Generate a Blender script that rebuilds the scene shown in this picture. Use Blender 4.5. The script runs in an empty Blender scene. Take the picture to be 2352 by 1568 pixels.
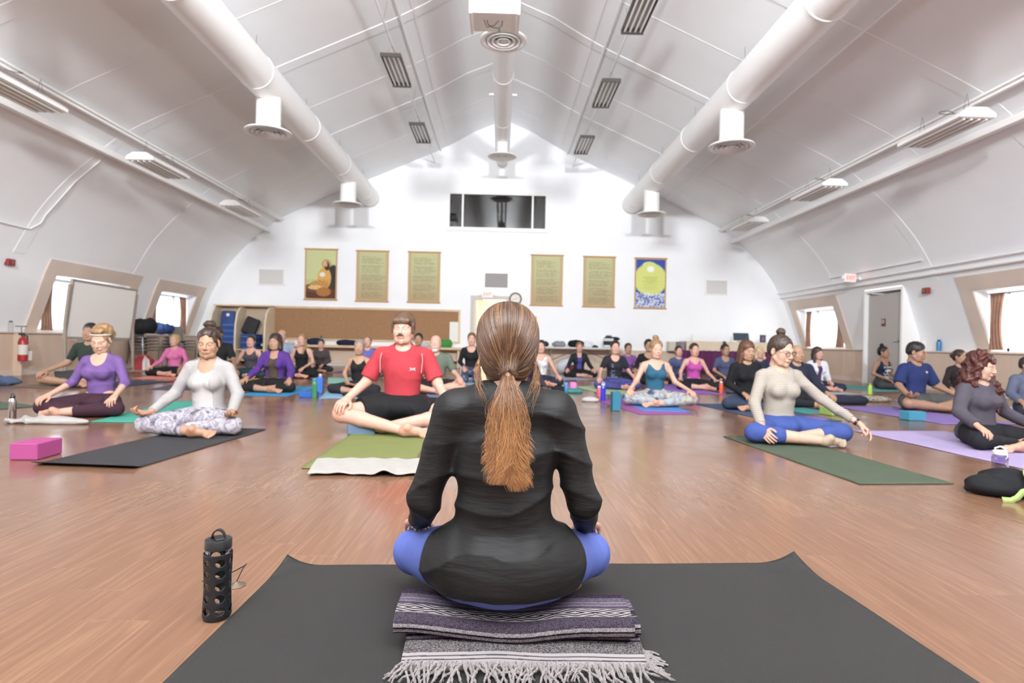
import bpy, bmesh, math, random
import numpy as np
from mathutils import Vector, Matrix, Euler
from mathutils.bvhtree import BVHTree
random.seed(7); RNG = np.random.default_rng(7)
SC = bpy.context.scene
COL = SC.collection
PI = math.pi
FPX = 1360.0; CAMH = 0.80; ROLL = math.radians(1.2); VPX, VPY = 1149.0, 785.0
# ---------------------------------------------------------------- camera
_y = Vector(((VPX-1176)/FPX, -(VPY-784)/FPX, -1)).normalized()
_z = Vector((math.sin(ROLL), math.cos(ROLL), 0)); _z = (_z - _y*_z.dot(_y)).normalized()
_x = _y.cross(_z)
C2W = Matrix((_x, _y, _z))                      # rows are the world axes seen from the camera
cam_data = bpy.data.cameras.new('camera'); cam = bpy.data.objects.new('camera', cam_data); COL.objects.link(cam)
cam.matrix_world = Matrix.Translation((0, 0, CAMH)) @ C2W.to_4x4()
cam_data.sensor_width = 36; cam_data.lens = FPX/2352*36; cam_data.clip_start = .05; cam_data.clip_end = 200
cam_data.dof.use_dof = True; cam_data.dof.focus_distance = 1.75; cam_data.dof.aperture_fstop = 3.6
SC.camera = cam
def ray(px, py):
    return C2W @ Vector(((px-1176)/FPX, -(py-784)/FPX, -1))
def P(px, py, Y):                                # point seen at a pixel, on the plane y = Y
    d = ray(px, py); t = Y/d.y
    return Vector((d.x*t, Y, CAMH + d.z*t))
def G(px, py, z=0.0):                            # point seen at a pixel, on the plane z
    d = ray(px, py); t = (z-CAMH)/d.z
    return Vector((d.x*t, d.y*t, z))
def PX(px, py, x):
    d = ray(px, py); t = x/d.x
    return Vector((x, d.y*t, CAMH + d.z*t))
# ---------------------------------------------------------------- sky, colour management
SC.view_settings.view_transform = 'Standard'; SC.view_settings.look = 'None'
SC.view_settings.exposure = -0.12; SC.view_settings.gamma = 1.0; SC.view_settings.use_curve_mapping = False
world = bpy.data.worlds.new('sky'); SC.world = world; world.use_nodes = True
bg = world.node_tree.nodes['Background']; bg.inputs[0].default_value = (.80, .88, 1.0, 1); bg.inputs[1].default_value = 2.6
SC.cycles.max_bounces = 8; SC.cycles.diffuse_bounces = 5; SC.cycles.glossy_bounces = 3
SC.cycles.transparent_max_bounces = 8; SC.cycles.caustics_reflective = False; SC.cycles.caustics_refractive = False
SC.cycles.use_denoising = True; SC.cycles.sample_clamp_indirect = 6
# the windows: (side, near y, far y) of the glazed opening, all between z .84 and 1.92
WZ0, WZ1 = .82, 1.92
WINS = [('left', 11.75, 14.05), ('left', 15.35, 17.1), ('left', 7.4, 9.9), ('right', 15.35, 17.3), ('right', 8.1, 10.75),
        ('left', 3.4, 5.9), ('right', 3.6, 6.2), ('left', -1.4, 1.4), ('right', -1.4, 1.4), ('left', -6, -3.2), ('right', -6, -3.2)]
def area(name, loc, rot, sx, sy, power, col=(1, 1, 1)):
    l = bpy.data.lights.new(name, 'AREA'); l.shape = 'RECTANGLE'; l.size = sx; l.size_y = sy; l.energy = power; l.color = col
    o = bpy.data.objects.new(name, l); o.location = loc; o.rotation_euler = rot; COL.objects.link(o); return o
for side, y0, y1 in WINS:                        # daylight through each window
    s = -1 if side == 'left' else 1
    c = (.80, .865, 1.0) if side == 'left' else (.93, .96, 1.0)
    pw = 29 if side == 'left' else 33
    if y1 < 7: pw *= 1.15
    area('window_daylight', (s*9.75, (y0+y1)/2, 1.5), (0, s*math.radians(84), 0), 1.5, y1-y0, pw*(y1-y0), c)
for s in (-1, 1):                                # two lamps aimed at the vault, behind the camera
    g_ = area('vault_uplight', (s*2.0, -3.5, 4.95), (math.radians(118), 0, 0), .6, .6, 1500, (.93, .965, 1.0)); g_.data.spread = math.radians(150)

# ---------------------------------------------------------------- materials
def srgb(c):
    if isinstance(c, str):
        c = [int(c[i:i+2], 16) for i in (0, 2, 4)]
    out = []; gm = sum(c[:3])/3; c = [v*.92+gm*.08 for v in c[:3]]
    for v in c[:3]:
        v = v/255.0
        out.append(v/12.92 if v <= .04045 else ((v+.055)/1.055)**2.4)
    return (*out, 1.0)
_mats = {}
def mat(name, color='cccccc', rough=.6, metal=0.0, spec=.5, bump=0.0, bscale=200.0, vary=0.0, vscale=8.0, emit=0.0, attr=False, coat=0.0, stretch=None, sheen=0.0, tint=None):
    if name in _mats: return _mats[name]
    m = bpy.data.materials.new(name); m.use_nodes = True; nt = m.node_tree; b = nt.nodes['Principled BSDF']
    col = srgb(color) if isinstance(color, str) or max(color) > 1.001 else (*color[:3], 1)
    b.inputs['Base Color'].default_value = col; b.inputs['Roughness'].default_value = rough
    b.inputs['Metallic'].default_value = metal; b.inputs['Specular IOR Level'].default_value = spec
    if coat: b.inputs['Coat Weight'].default_value = coat
    if sheen: b.inputs['Sheen Weight'].default_value = sheen
    src = None
    if attr:
        a = nt.nodes.new('ShaderNodeVertexColor'); a.layer_name = 'Col'; src = a.outputs[0]
    if vary or bump:
        tc = nt.nodes.new('ShaderNodeTexCoord'); vec = tc.outputs['Object']
        if stretch:
            mp = nt.nodes.new('ShaderNodeMapping'); mp.inputs['Scale'].default_value = stretch
            nt.links.new(vec, mp.inputs[0]); vec = mp.outputs[0]
    if vary:
        n = nt.nodes.new('ShaderNodeTexNoise'); n.inputs['Scale'].default_value = vscale; n.inputs['Detail'].default_value = 4
        nt.links.new(vec, n.inputs['Vector'])
        mx = nt.nodes.new('ShaderNodeMix'); mx.data_type = 'RGBA'; mx.blend_type = 'MULTIPLY'; mx.inputs[0].default_value = 1
        rp = nt.nodes.new('ShaderNodeMapRange'); rp.inputs[1].default_value = .3; rp.inputs[2].default_value = .7
        rp.inputs[3].default_value = 1-vary; rp.inputs[4].default_value = 1+vary*.6
        nt.links.new(n.outputs[0], rp.inputs[0])
        if src: nt.links.new(src, mx.inputs[6])
        else: mx.inputs[6].default_value = col
        nt.links.new(rp.outputs[0], mx.inputs[7]); src = mx.outputs[2]
    if src: nt.links.new(src, b.inputs['Base Color'])
    if bump:
        n2 = nt.nodes.new('ShaderNodeTexNoise'); n2.inputs['Scale'].default_value = bscale; n2.inputs['Detail'].default_value = 3
        nt.links.new(vec, n2.inputs['Vector'])
        bp = nt.nodes.new('ShaderNodeBump'); bp.inputs['Strength'].default_value = bump; bp.inputs['Distance'].default_value = .004
        nt.links.new(n2.outputs[0], bp.inputs['Height']); nt.links.new(bp.outputs[0], b.inputs['Normal'])
    if emit:
        b.inputs['Emission Color'].default_value = col; b.inputs['Emission Strength'].default_value = emit
    _mats[name] = m; return m
def glassy(name, tint='ffffff', gloss=.12, rough=.02, const=None):
    if name in _mats: return _mats[name]
    m = bpy.data.materials.new(name); m.use_nodes = True; nt = m.node_tree; nt.nodes.clear()
    o = nt.nodes.new('ShaderNodeOutputMaterial'); t = nt.nodes.new('ShaderNodeBsdfTransparent'); g = nt.nodes.new('ShaderNodeBsdfGlossy')
    c = srgb(tint); t.inputs[0].default_value = c; g.inputs['Roughness'].default_value = rough
    fr = nt.nodes.new('ShaderNodeLayerWeight'); fr.inputs[0].default_value = gloss
    mx = nt.nodes.new('ShaderNodeMixShader'); nt.links.new(fr.outputs['Facing'] if gloss > .2 else fr.outputs['Fresnel'], mx.inputs[0])
    if const is not None:
        for l in list(mx.inputs[0].links): nt.links.remove(l)
        mx.inputs[0].default_value = const
    nt.links.new(t.outputs[0], mx.inputs[1]); nt.links.new(g.outputs[0], mx.inputs[2]); nt.links.new(mx.outputs[0], o.inputs[0])
    _mats[name] = m; return m
def fabric(color, rough=.85, fine=.25, name=None):
    c = [int(color[i:i+2], 16) for i in (0, 2, 4)]; g = sum(c)/3; color = '%02x%02x%02x' % tuple(int(v*.80+g*.20) for v in c)
    return mat(name or 'fabric_%s' % color, color, rough=rough, bump=fine, bscale=260, vary=.10, vscale=14, spec=.25)
M_white = mat('white_paint', 'f7f9fb', .55, vary=.03, vscale=1.2)
M_metalwhite = mat('white_metal', 'f8f7f5', .35)
M_wood = mat('maple', 'd9bd98', .45, vary=.14, vscale=3, stretch=(1, 1, .15))
M_beige = mat('beige_trim', 'dccabb', .55, vary=.06, vscale=2)
M_panel = mat('wainscot_board', 'd8c0aa', .5, vary=.10, vscale=2.5, stretch=(1, 1, .3))
M_black = mat('black_plastic', '1c1c1e', .4)
M_steel = mat('brushed_steel', 'b9b6b2', .25, metal=1.0)
M_chrome = mat('chrome', 'cfcfcf', .12, metal=1.0)
M_grey = mat('grey_metal', '8d8a86', .4, metal=.6)
M_clear = glassy('clear_glass', 'f4f8f8', .25)
M_pane = glassy('window_glass', 'ffffff', .04)
M_paper = mat('paper', 'f2f0e8', .8)

# ---------------------------------------------------------------- mesh helpers
def tag(o, label=None, cat=None, group=None, kind=None):
    if label: o['label'] = label
    if cat: o['category'] = cat
    if group: o['group'] = group
    if kind: o['kind'] = kind
    return o
def empty(name, loc=(0, 0, 0), rz=0, label=None, cat=None, group=None):
    o = bpy.data.objects.new(name, None); o.location = loc; o.rotation_euler = (0, 0, rz); o.empty_display_size = .1
    COL.objects.link(o); return tag(o, label, cat, group)
class MB:
    def __init__(s): s.v = []; s.f = []; s.n = 0; s.sm = []
    def add(s, V, Fc, smooth=False):
        s.v.extend(tuple(v) for v in V); s.f.extend(tuple(i+s.n for i in f) for f in Fc); s.n += len(V); s.sm.extend([smooth]*len(Fc)); return s
    def box(s, c, d, rot=None, bev=0.0):
        hx, hy, hz = d[0]/2, d[1]/2, d[2]/2
        c = Vector(c); R = rot if rot is not None else None
        if bev:
            b = min(bev, hx*.95, hy*.95, hz*.95); V = []; 
            for sx in (-1, 1):
                for sy in (-1, 1):
                    for sz in (-1, 1):
                        V += [(sx*hx, sy*(hy-b), sz*(hz-b)), (sx*(hx-b), sy*hy, sz*(hz-b)), (sx*(hx-b), sy*(hy-b), sz*hz)]
            bm = bmesh.new(); 
            for v in V: bm.verts.new(v)
            bmesh.ops.convex_hull(bm, input=bm.verts); bm.verts.index_update()
            V = [v.co.copy() for v in bm.verts]; Fc = [[v.index for v in f.verts] for f in bm.faces]; bm.free()
        else:
            V = [Vector((x, y, z)) for x in (-hx, hx) for y in (-hy, hy) for z in (-hz, hz)]
            Fc = [(0, 1, 3, 2), (4, 6, 7, 5), (0, 4, 5, 1), (2, 3, 7, 6), (0, 2, 6, 4), (1, 5, 7, 3)]
        if R is not None: V = [R @ v for v in V]
        return s.add([v + c for v in V], Fc)
    def tube(s, pts, r, n=8, cap=True):
        pts = [Vector(p) for p in pts]; rr = r if isinstance(r, (list, tuple)) else [r]*len(pts)
        V = []; up = None
        for i, p in enumerate(pts):
            t = (pts[min(i+1, len(pts)-1)] - pts[max(i-1, 0)])
            if t.length < 1e-9: t = Vector((0, 0, 1))
            t.normalize()
            if up is None: up = Vector((0, 0, 1)) if abs(t.z) < .9 else Vector((1, 0, 0))
            a = t.cross(up)
            if a.length < 1e-4: a = t.cross(Vector((0, 1, .3)))
            a.normalize(); b = a.cross(t); up = b
            for k in range(n):
                q = 2*PI*k/n; V.append(p + (a*math.cos(q) + b*math.sin(q))*rr[i])
        Fc = [(i*n+k, i*n+(k+1) % n, (i+1)*n+(k+1) % n, (i+1)*n+k) for i in range(len(pts)-1) for k in range(n)]
        if cap: Fc += [tuple(range(n))[::-1], tuple((len(pts)-1)*n+k for k in range(n))]
        return s.add(V, [f[::-1] for f in Fc], True)
    def lathe(s, prof, c=(0, 0, 0), n=24, R=None, close=True):
        c = Vector(c); V = []
        for r, z in prof:
            for k in range(n):
                q = 2*PI*k/n; v = Vector((r*math.cos(q), r*math.sin(q), z)); V.append((R @ v if R else v) + c)
        Fc = [(i*n+k, i*n+(k+1) % n, (i+1)*n+(k+1) % n, (i+1)*n+k) for i in range(len(prof)-1) for k in range(n)]
        if close: Fc += [tuple(range(n))[::-1], tuple((len(prof)-1)*n+k for k in range(n))]
        return s.add(V, Fc, True)
    def quad(s, a, b, c, d): return s.add([a, b, c, d], [(0, 1, 2, 3)])
    def prism(s, poly, lo, hi, axis=0):          # polygon in the two other axes, swept along one axis
        n = len(poly); V = []
        for t in (lo, hi):
            for a, b in poly:
                v = [a, b]; v.insert(axis, t); V.append(v)
        return s.add(V, [tuple(range(n)), tuple(range(2*n-1, n-1, -1))] + [(i, (i+1) % n, n+(i+1) % n, n+i) for i in range(n)])
    def build(s, name, m, parent=None, label=None, loc=None, bevel=0):
        me = bpy.data.meshes.new(name); me.from_pydata([tuple(v) for v in s.v], [], s.f); me.materials.append(m)
        me.polygons.foreach_set('use_smooth', s.sm)
        if any(s.sm):
            try: me.set_sharp_from_angle(angle=math.radians(40))
            except Exception: pass
        me.update(); o = bpy.data.objects.new(name, me); COL.objects.link(o)
        if parent is not None: o.parent = parent
        if label: o['label'] = label
        if loc is not None: o.location = loc
        if bevel:
            bm = bmesh.new(); bm.from_mesh(me); bmesh.ops.recalc_face_normals(bm, faces=bm.faces); bm.to_mesh(me); bm.free()
            b = o.modifiers.new('bevel', 'BEVEL'); b.width = bevel; b.segments = 2; b.limit_method = 'ANGLE'
        return o
def fix_normals(o):
    bm = bmesh.new(); bm.from_mesh(o.data); bmesh.ops.recalc_face_normals(bm, faces=bm.faces); bm.to_mesh(o.data); bm.free(); return o
def npmesh(name, V, Q, m, parent=None, col=None, smooth=True, label=None):
    V = np.asarray(V, np.float32); Q = np.asarray(Q, np.int32); me = bpy.data.meshes.new(name)
    k = Q.shape[1]
    me.vertices.add(len(V)); me.vertices.foreach_set('co', V.ravel())
    me.loops.add(Q.size); me.loops.foreach_set('vertex_index', Q.ravel())
    me.polygons.add(len(Q)); me.polygons.foreach_set('loop_start', np.arange(0, Q.size, k, dtype=np.int32))
    me.polygons.foreach_set('use_smooth', np.full(len(Q), smooth))
    if col is not None:
        ca = me.color_attributes.new('Col', 'FLOAT_COLOR', 'POINT'); c4 = np.ones((len(V), 4), np.float32); c4[:, :3] = col
        ca.data.foreach_set('color', c4.ravel())
    me.materials.append(m); me.update(calc_edges=True); me.validate()
    o = bpy.data.objects.new(name, me); COL.objects.link(o)
    if parent is not None: o.parent = parent
    if label: o['label'] = label
    return o
def lin(c): return np.array(srgb(c)[:3], np.float32)
def copy_tree(o, parent=None):
    c = o.copy(); COL.objects.link(c); c.parent = parent
    for ch in list(o.children): copy_tree(ch, c)
    return c
# ================================================================ THE HALL
BY = 17.9                                        # inner face of the far gable wall
FY = -9.0
_HP = [(9.12, 0), (9.11, .77), (9.09, .82), (8.895, 1.4), (8.72, 1.92), (8.6, 2.2), (8.2, 2.9), (7.7, 3.5), (7.2, 3.95), (6.65, 4.38), (5.4, 4.99), (4.0, 5.62), (2.0, 6.52), (1.5, 6.78), (.92, 7.12), (0, 7.5)]
def x_at(z):
    for (xa, za), (xb, zb) in zip(_HP, _HP[1:]):
        if za <= z <= zb: return xa + (xb-xa)*(z-za)/(zb-za)
    return 0
def z_at(x):
    x = abs(x)
    for (xa, za), (xb, zb) in zip(_HP, _HP[1:]):
        if xb <= x <= xa: return za + (zb-za)*(xa-x)/max(xa-xb, 1e-6)
    return 0
def struct(o, label=None): o['kind'] = 'structure'; return tag(o, label)
# --- floor: a sub-floor with planks laid along the hall
def plank_mat(name, attr):
    m = bpy.data.materials.new(name); m.use_nodes = True; nt = m.node_tree; b = nt.nodes['Principled BSDF']; L = nt.links; N = nt.nodes.new
    geo = N('ShaderNodeNewGeometry')
    if attr:
        a = N('ShaderNodeVertexColor'); a.layer_name = 'Col'; sp = N('ShaderNodeSeparateColor'); L.new(a.outputs[0], sp.inputs[0]); rnd = sp.outputs[0]
    else:
        oi = N('ShaderNodeObjectInfo'); rnd = oi.outputs['Random']
    cmb = N('ShaderNodeCombineXYZ'); mul = N('ShaderNodeMath'); mul.operation = 'MULTIPLY'; mul.inputs[1].default_value = 40
    L.new(rnd, mul.inputs[0]); L.new(mul.outputs[0], cmb.inputs[2]); L.new(mul.outputs[0], cmb.inputs[1])
    add = N('ShaderNodeVectorMath'); L.new(geo.outputs['Position'], add.inputs[0]); L.new(cmb.outputs[0], add.inputs[1])
    mp = N('ShaderNodeMapping'); mp.inputs['Scale'].default_value = (9, .9, 1); L.new(add.outputs[0], mp.inputs[0])
    n1 = N('ShaderNodeTexNoise'); n1.inputs['Scale'].default_value = 1.0; n1.inputs['Detail'].default_value = 2; n1.inputs['Distortion'].default_value = .8; L.new(mp.outputs[0], n1.inputs['Vector'])
    ml = N('ShaderNodeMath'); ml.operation = 'MULTIPLY'; ml.inputs[1].default_value = 42; L.new(n1.outputs[0], ml.inputs[0])
    sn = N('ShaderNodeMath'); sn.operation = 'SINE'; L.new(ml.outputs[0], sn.inputs[0])
    mp2 = N('ShaderNodeMapping'); mp2.inputs['Scale'].default_value = (75, 3, 1); L.new(add.outputs[0], mp2.inputs[0])
    n2 = N('ShaderNodeTexNoise'); n2.inputs['Scale'].default_value = 1; n2.inputs['Detail'].default_value = 3; L.new(mp2.outputs[0], n2.inputs['Vector'])
    f = N('ShaderNodeMath'); f.operation = 'MULTIPLY_ADD'; f.inputs[1].default_value = .045; f.inputs[2].default_value = .56; L.new(sn.outputs[0], f.inputs[0])
    f2 = N('ShaderNodeMath'); f2.operation = 'MULTIPLY_ADD'; f2.inputs[1].default_value = .38; L.new(n2.outputs[0], f2.inputs[0]); L.new(f.outputs[0], f2.inputs[2])
    f3 = N('ShaderNodeMath'); f3.operation = 'MULTIPLY_ADD'; f3.inputs[1].default_value = .09; L.new(rnd, f3.inputs[0]); L.new(f2.outputs[0], f3.inputs[2])
    cr = N('ShaderNodeValToRGB'); e = cr.color_ramp.elements
    e[0].position = .45; e[0].color = srgb('6d4c39'); e[1].position = 1.15; e[1].color = srgb('946f53')
    k = e.new(.8); k.color = srgb('805c45')
    e[-1].position = 1.0
    L.new(f3.outputs[0], cr.inputs[0]); L.new(cr.outputs[0], b.inputs['Base Color'])
    rr = N('ShaderNodeTexNoise'); rr.inputs['Scale'].default_value = 1.7; rr.inputs['Detail'].default_value = 4; L.new(geo.outputs['Position'], rr.inputs['Vector'])
    mr = N('ShaderNodeMapRange'); mr.inputs[1].default_value = .3; mr.inputs[2].default_value = .7; mr.inputs[3].default_value = .13; mr.inputs[4].default_value = .27
    L.new(rr.outputs[0], mr.inputs[0]); L.new(mr.outputs[0], b.inputs['Roughness'])
    mp3 = N('ShaderNodeMapping'); mp3.inputs['Scale'].default_value = (26, 1.6, 1); L.new(add.outputs[0], mp3.inputs[0])
    n3 = N('ShaderNodeTexNoise'); n3.inputs['Scale'].default_value = 1; n3.inputs['Detail'].default_value = 4; L.new(mp3.outputs[0], n3.inputs['Vector'])
    bp = N('ShaderNodeBump'); bp.inputs['Strength'].default_value = .08; bp.inputs['Distance'].default_value = .004; L.new(n3.outputs[0], bp.inputs['Height']); L.new(bp.outputs[0], b.inputs['Normal'])
    b.inputs['Specular IOR Level'].default_value = .5
    return m
fl = MB(); fl.box((0, (BY+FY)/2, -.022), (18.6, BY-FY+.4, .02)); floor = struct(fl.build('floor', mat('subfloor', '5b4030', .8)), 'honey coloured wood laminate floor of long planks')
PW, PL = .192, 1.29
rest = []; seen = []
for i in range(-47, 48):
    off = random.random()*PL
    for j in range(-8, 16):
        x0 = i*PW; y0 = j*PL+off
        if y0+PL < FY or y0 > BY: continue
        y1 = min(y0+PL, BY); y0 = max(y0, FY); yc = (y0+y1)/2
        v = C2W.transposed() @ Vector((x0+PW/2, yc+.2, -CAMH)); ok = False
        if v.z < -.05:
            px = 1176-v.x/v.z*FPX; py = 784+v.y/v.z*FPX
            ok = -60 < px < 2412 and py < 1640
        (seen if ok else rest).append((yc, x0, y0, y1))
seen.sort(); rest += seen[300:]; seen = seen[:300]
pm = plank_mat('laminate_plank', False)
def plank_geo(w, l):
    g, c, t = .0002, .0003, .012
    xa, xb, ya, yb = g, w-g, g, l-g
    V = [(xa, ya, -t), (xb, ya, -t), (xb, yb, -t), (xa, yb, -t), (xa, ya, -c), (xb, ya, -c), (xb, yb, -c), (xa, yb, -c), (xa+c, ya+c, 0), (xb-c, ya+c, 0), (xb-c, yb-c, 0), (xa+c, yb-c, 0)]
    Fc = [(8, 9, 10, 11)] + [(a, (a+1) % 4, (a+1) % 4+4, a+4) for a in range(4)] + [(a+4, (a+1) % 4+4, (a+1) % 4+8, a+8) for a in range(4)]
    return V, Fc
me0 = None
for yc, x0, y0, y1 in seen:
    if abs(y1-y0-PL) < 1e-4 and me0 is not None: me = me0
    else:
        V, Fc = plank_geo(PW, y1-y0); me = bpy.data.meshes.new('plank'); me.from_pydata(V, [], Fc); me.materials.append(pm)
        if abs(y1-y0-PL) < 1e-4: me0 = me
    o = bpy.data.objects.new('plank', me); o.location = (x0, y0, 0); COL.objects.link(o); o.parent = floor
VV, FF, CC = [], [], []
for yc, x0, y0, y1 in rest:
    V, Fc = plank_geo(PW, y1-y0); n = len(VV); r = random.random()
    VV += [(a+x0, b+y0, c) for a, b, c in V]; FF += [tuple(q+n for q in f) for f in Fc]; CC += [(r, r, r)]*12
tag(npmesh('planks', VV, FF, plank_mat('laminate_planks', True), floor, np.array(CC), smooth=False), kind='stuff')

# --- shell
def smooth_profile(a, b):
    pts = [p for p in _HP if a-1e-6 <= p[1] <= b+1e-6]; out = [pts[0]]
    for i in range(len(pts)-1):
        p0 = pts[max(i-1, 0)]; p1 = pts[i]; p2 = pts[i+1]; p3 = pts[min(i+2, len(pts)-1)]
        steps = 4 if p2[1]-p1[1] > .3 and p1[1] > 2 and p2[1] < 5 else 1
        for k in range(1, steps+1):
            t = k/steps
            q = [.5*((2*p1[c]) + (-p0[c]+p2[c])*t + (2*p0[c]-5*p1[c]+4*p2[c]-p3[c])*t*t + (-p0[c]+3*p1[c]-3*p2[c]+p3[c])*t**3) for c in (0, 1)]
            out.append(tuple(q))
    return out
DOOR_Y = (12.55, 13.85)
def wall(side):
    s = -1 if side == 'left' else 1
    prof = smooth_profile(0, 4.0)
    ys = {FY, BY}; holes = []
    for sd, a, b in WINS:
        if sd == side: ys |= {a, b}; holes.append((a, b, .8, 1.95))
    if side == 'right': ys |= set(DOOR_Y); holes.append((*DOOR_Y, -1, 2.25))
    ys = sorted(ys); V = []; Fc = []
    for y in ys: V += [(s*x, y, z) for x, z in prof]
    n = len(prof)
    for i in range(len(ys)-1):
        for k in range(n-1):
            ym = (ys[i]+ys[i+1])/2; z0, z1 = prof[k][1], prof[k+1][1]
            if any(a < ym < b and z0 > zl-1e-3 and z1 < zh+1e-3 for a, b, zl, zh in holes): continue
            f = (i*n+k, i*n+k+1, (i+1)*n+k+1, (i+1)*n+k); Fc.append(f if s > 0 else f[::-1])
    return struct(npmesh('wall_'+side, V, Fc, M_white, smooth=True), 'white curved side wall, %s side of the hall' % side)
wl, wr = wall('left'), wall('right')
prof = smooth_profile(3.9, 7.5); prof = prof + [(-x, z) for x, z in prof[::-1][1:]]
V = [(x, y, z) for y in (FY, BY) for x, z in prof]; n = len(prof)
ceiling = struct(npmesh('ceiling', V, [(k, k+1, n+k+1, n+k) for k in range(n-1)], M_white, smooth=False), 'white pitched vault ceiling')
# raised cover strips over the joints of the ceiling panels
fullp = smooth_profile(2.2, 7.5)
for k_ in range(5):
    for s in (-1, 1):
        y = 1.4+3.4*k_ if s > 0 else .5+3.4*k_
        V = []; 
        for x, z in fullp:
            d = math.hypot(x, z-1.5); nx, nz = x/d, (z-1.5)/d
            for dy, h in ((-.13, 0), (-.122, .008), (.122, .008), (.13, 0)): V.append((s*(x-nx*h), y+dy, z-nz*h))
        Fc = [(4*i+a, 4*i+a+1, 4*i+a+5, 4*i+a+4) for i in range(len(fullp)-1) for a in range(3)]
        npmesh('joint_cover', V, Fc, M_white, ceiling, smooth=False)
for k_ in range(5):
    for s in (-1, 1):
        y = 3.1+3.4*k_ if s > 0 else 2.2+3.4*k_
        m = MB(); pts = [(s*(x-.001), y, z-.001) for x, z in smooth_profile(3.9, 7.5)]; m.tube(pts, .0028, 4); m.build('joint_bead', M_white, ceiling)
# gable walls
from mathutils.geometry import tessellate_polygon
def gable(name, y, holes, m, label):
    outer = [(x, z) for x, z in smooth_profile(0, 7.5)]; outer = outer + [(-x, z) for x, z in outer[::-1][1:]]
    loops = [[Vector((x, z, 0)) for x, z in outer]] + [[Vector((a, c, 0)), Vector((a, d, 0)), Vector((b, d, 0)), Vector((b, c, 0))] for a, b, c, d in holes]
    tris = tessellate_polygon(loops); pts = [(v.x, y, v.y) for l in loops for v in l]
    return struct(npmesh(name, pts, [tuple(t) for t in tris], m, smooth=False), label)
dl = P(1089, 760, BY).x; dr = dl+.92; DOORH = 2.06
wa, wb = P(1034, 445, BY), P(1252, 527, BY); WB = (wa.x, wb.x, wb.z, wa.z)
gable('wall_back', BY, [(dl, dr, -.001, DOORH), WB], M_white, 'white far gable wall')
gable('wall_front', FY, [(-2.5, -1.5, 4.6, 5.4), (1.5, 2.5, 4.6, 5.4)], M_white, 'white gable wall behind the camera')
# far doorway: casing, leaf standing open, and the bright corridor behind it
t = struct(empty('door_1', (0, BY, 0)), 'open doorway in the far wall with pale casing')
m = MB()
for x in (dl-.06, dr+.06): m.box((x, -.02, DOORH/2), (.12, .05, DOORH))
m.box(((dl+dr)/2, -.02, DOORH+.06), (dr-dl+.24, .05, .12)); m.build('casing', mat('door_casing', 'c9bfb2', .5), t)
m = MB(); m.box((dl+.03, .46, DOORH/2), (.045, .88, DOORH-.02)); lf = m.build('door_leaf', mat('door_paint', 'cfc8bd', .4), t)
m = MB(); m.tube([(dl+.06, .8, 1.02), (dl+.13, .8, 1.02), (dl+.13, .7, 1.02)], .012); m.build('handle', M_chrome, lf)
hall = struct(empty('wall_corridor', (0, BY, 0)), 'pale corridor beyond the open far door')
m = MB(); m.box((-2.2, 2.5, 1.2), (.05, 4.9, 2.4)); m.box((2.2, 2.5, 1.2), (.05, 4.9, 2.4)); m.box((0, 4.95, 1.2), (4.4, .05, 2.4)); m.box((0, 2.5, 2.42), (4.4, 4.9, .05))
m.box((0, 2.5, -.03), (4.4, 4.9, .05)); m.build('corridor_shell', mat('corridor_paint', 'e9e2cf', .7), hall)
m = MB()
for y in (1.0, 2.6, 4.2): m.box((0, y, 2.36), (1.3, .35, .05))
m.build('corridor_lamp', mat('lit_panel', 'fff6e4', .5, emit=14), hall)
area('corridor_light', (0, BY+2.4, 2.2), (0, 0, 0), 2, 3, 55, (1, .97, .9))
# dark internal window high in the far wall
t = struct(empty('window_9', (0, BY, 0)), 'dark interior window high on the far wall')
x0, x1, z0, z1 = WB; w3 = x0+(x1-x0)*.135; w4 = x1-(x1-x0)*.135
def wbar(nm, c, d): mm = MB(); mm.box(c, d); return mm.build(nm, M_metalwhite, t, bevel=.004)
wbar('frame_side', (x0-.05, -.018, (z0+z1)/2), (.106, .06, z1-z0+.0)); wbar('frame_side', (x1+.05, -.018, (z0+z1)/2), (.106, .06, z1-z0+.0))
wbar('frame_head', ((x0+x1)/2, -.02, z1+.06), (x1-x0+.2, .07, .13)); wbar('frame_sill', ((x0+x1)/2, -.03, z0-.05), (x1-x0+.2, .1, .11))
wbar('mullion', (w3, -.01, (z0+z1)/2), (.055, .06, z1-z0)); wbar('mullion', (w4, -.01, (z0+z1)/2), (.055, .06, z1-z0))
gm = mat('dark_window_glass', '3a3b3a', .03, spec=1.0)
for a, b in ((x0, w3-.03), (w3+.03, w4-.03), (w4+.03, x1)):
    mm = MB(); mm.box(((a+b)/2, .012, (z0+z1)/2), (b-a, .008, z1-z0)); pn = mm.build('pane', glassy('tinted_glass', 'b0b0ae', .32, const=.08), t)
mm = MB(); mm.box((0, 1.0, (z0+z1)/2), (x1-x0+.6, .04, z1-z0+.8)); mm.box((x0-.3, .53, (z0+z1)/2), (.04, 1, z1-z0+.8)); mm.box((x1+.3, .53, (z0+z1)/2), (.04, 1, z1-z0+.8))
mm.box((0, .53, z1+.4), (x1-x0+.6, 1, .04)); mm.box((0, .53, z0-.4), (x1-x0+.6, 1, .04)); mm.build('dark_room', mat('dark_room', '7b7a78', .9), t)
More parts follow.
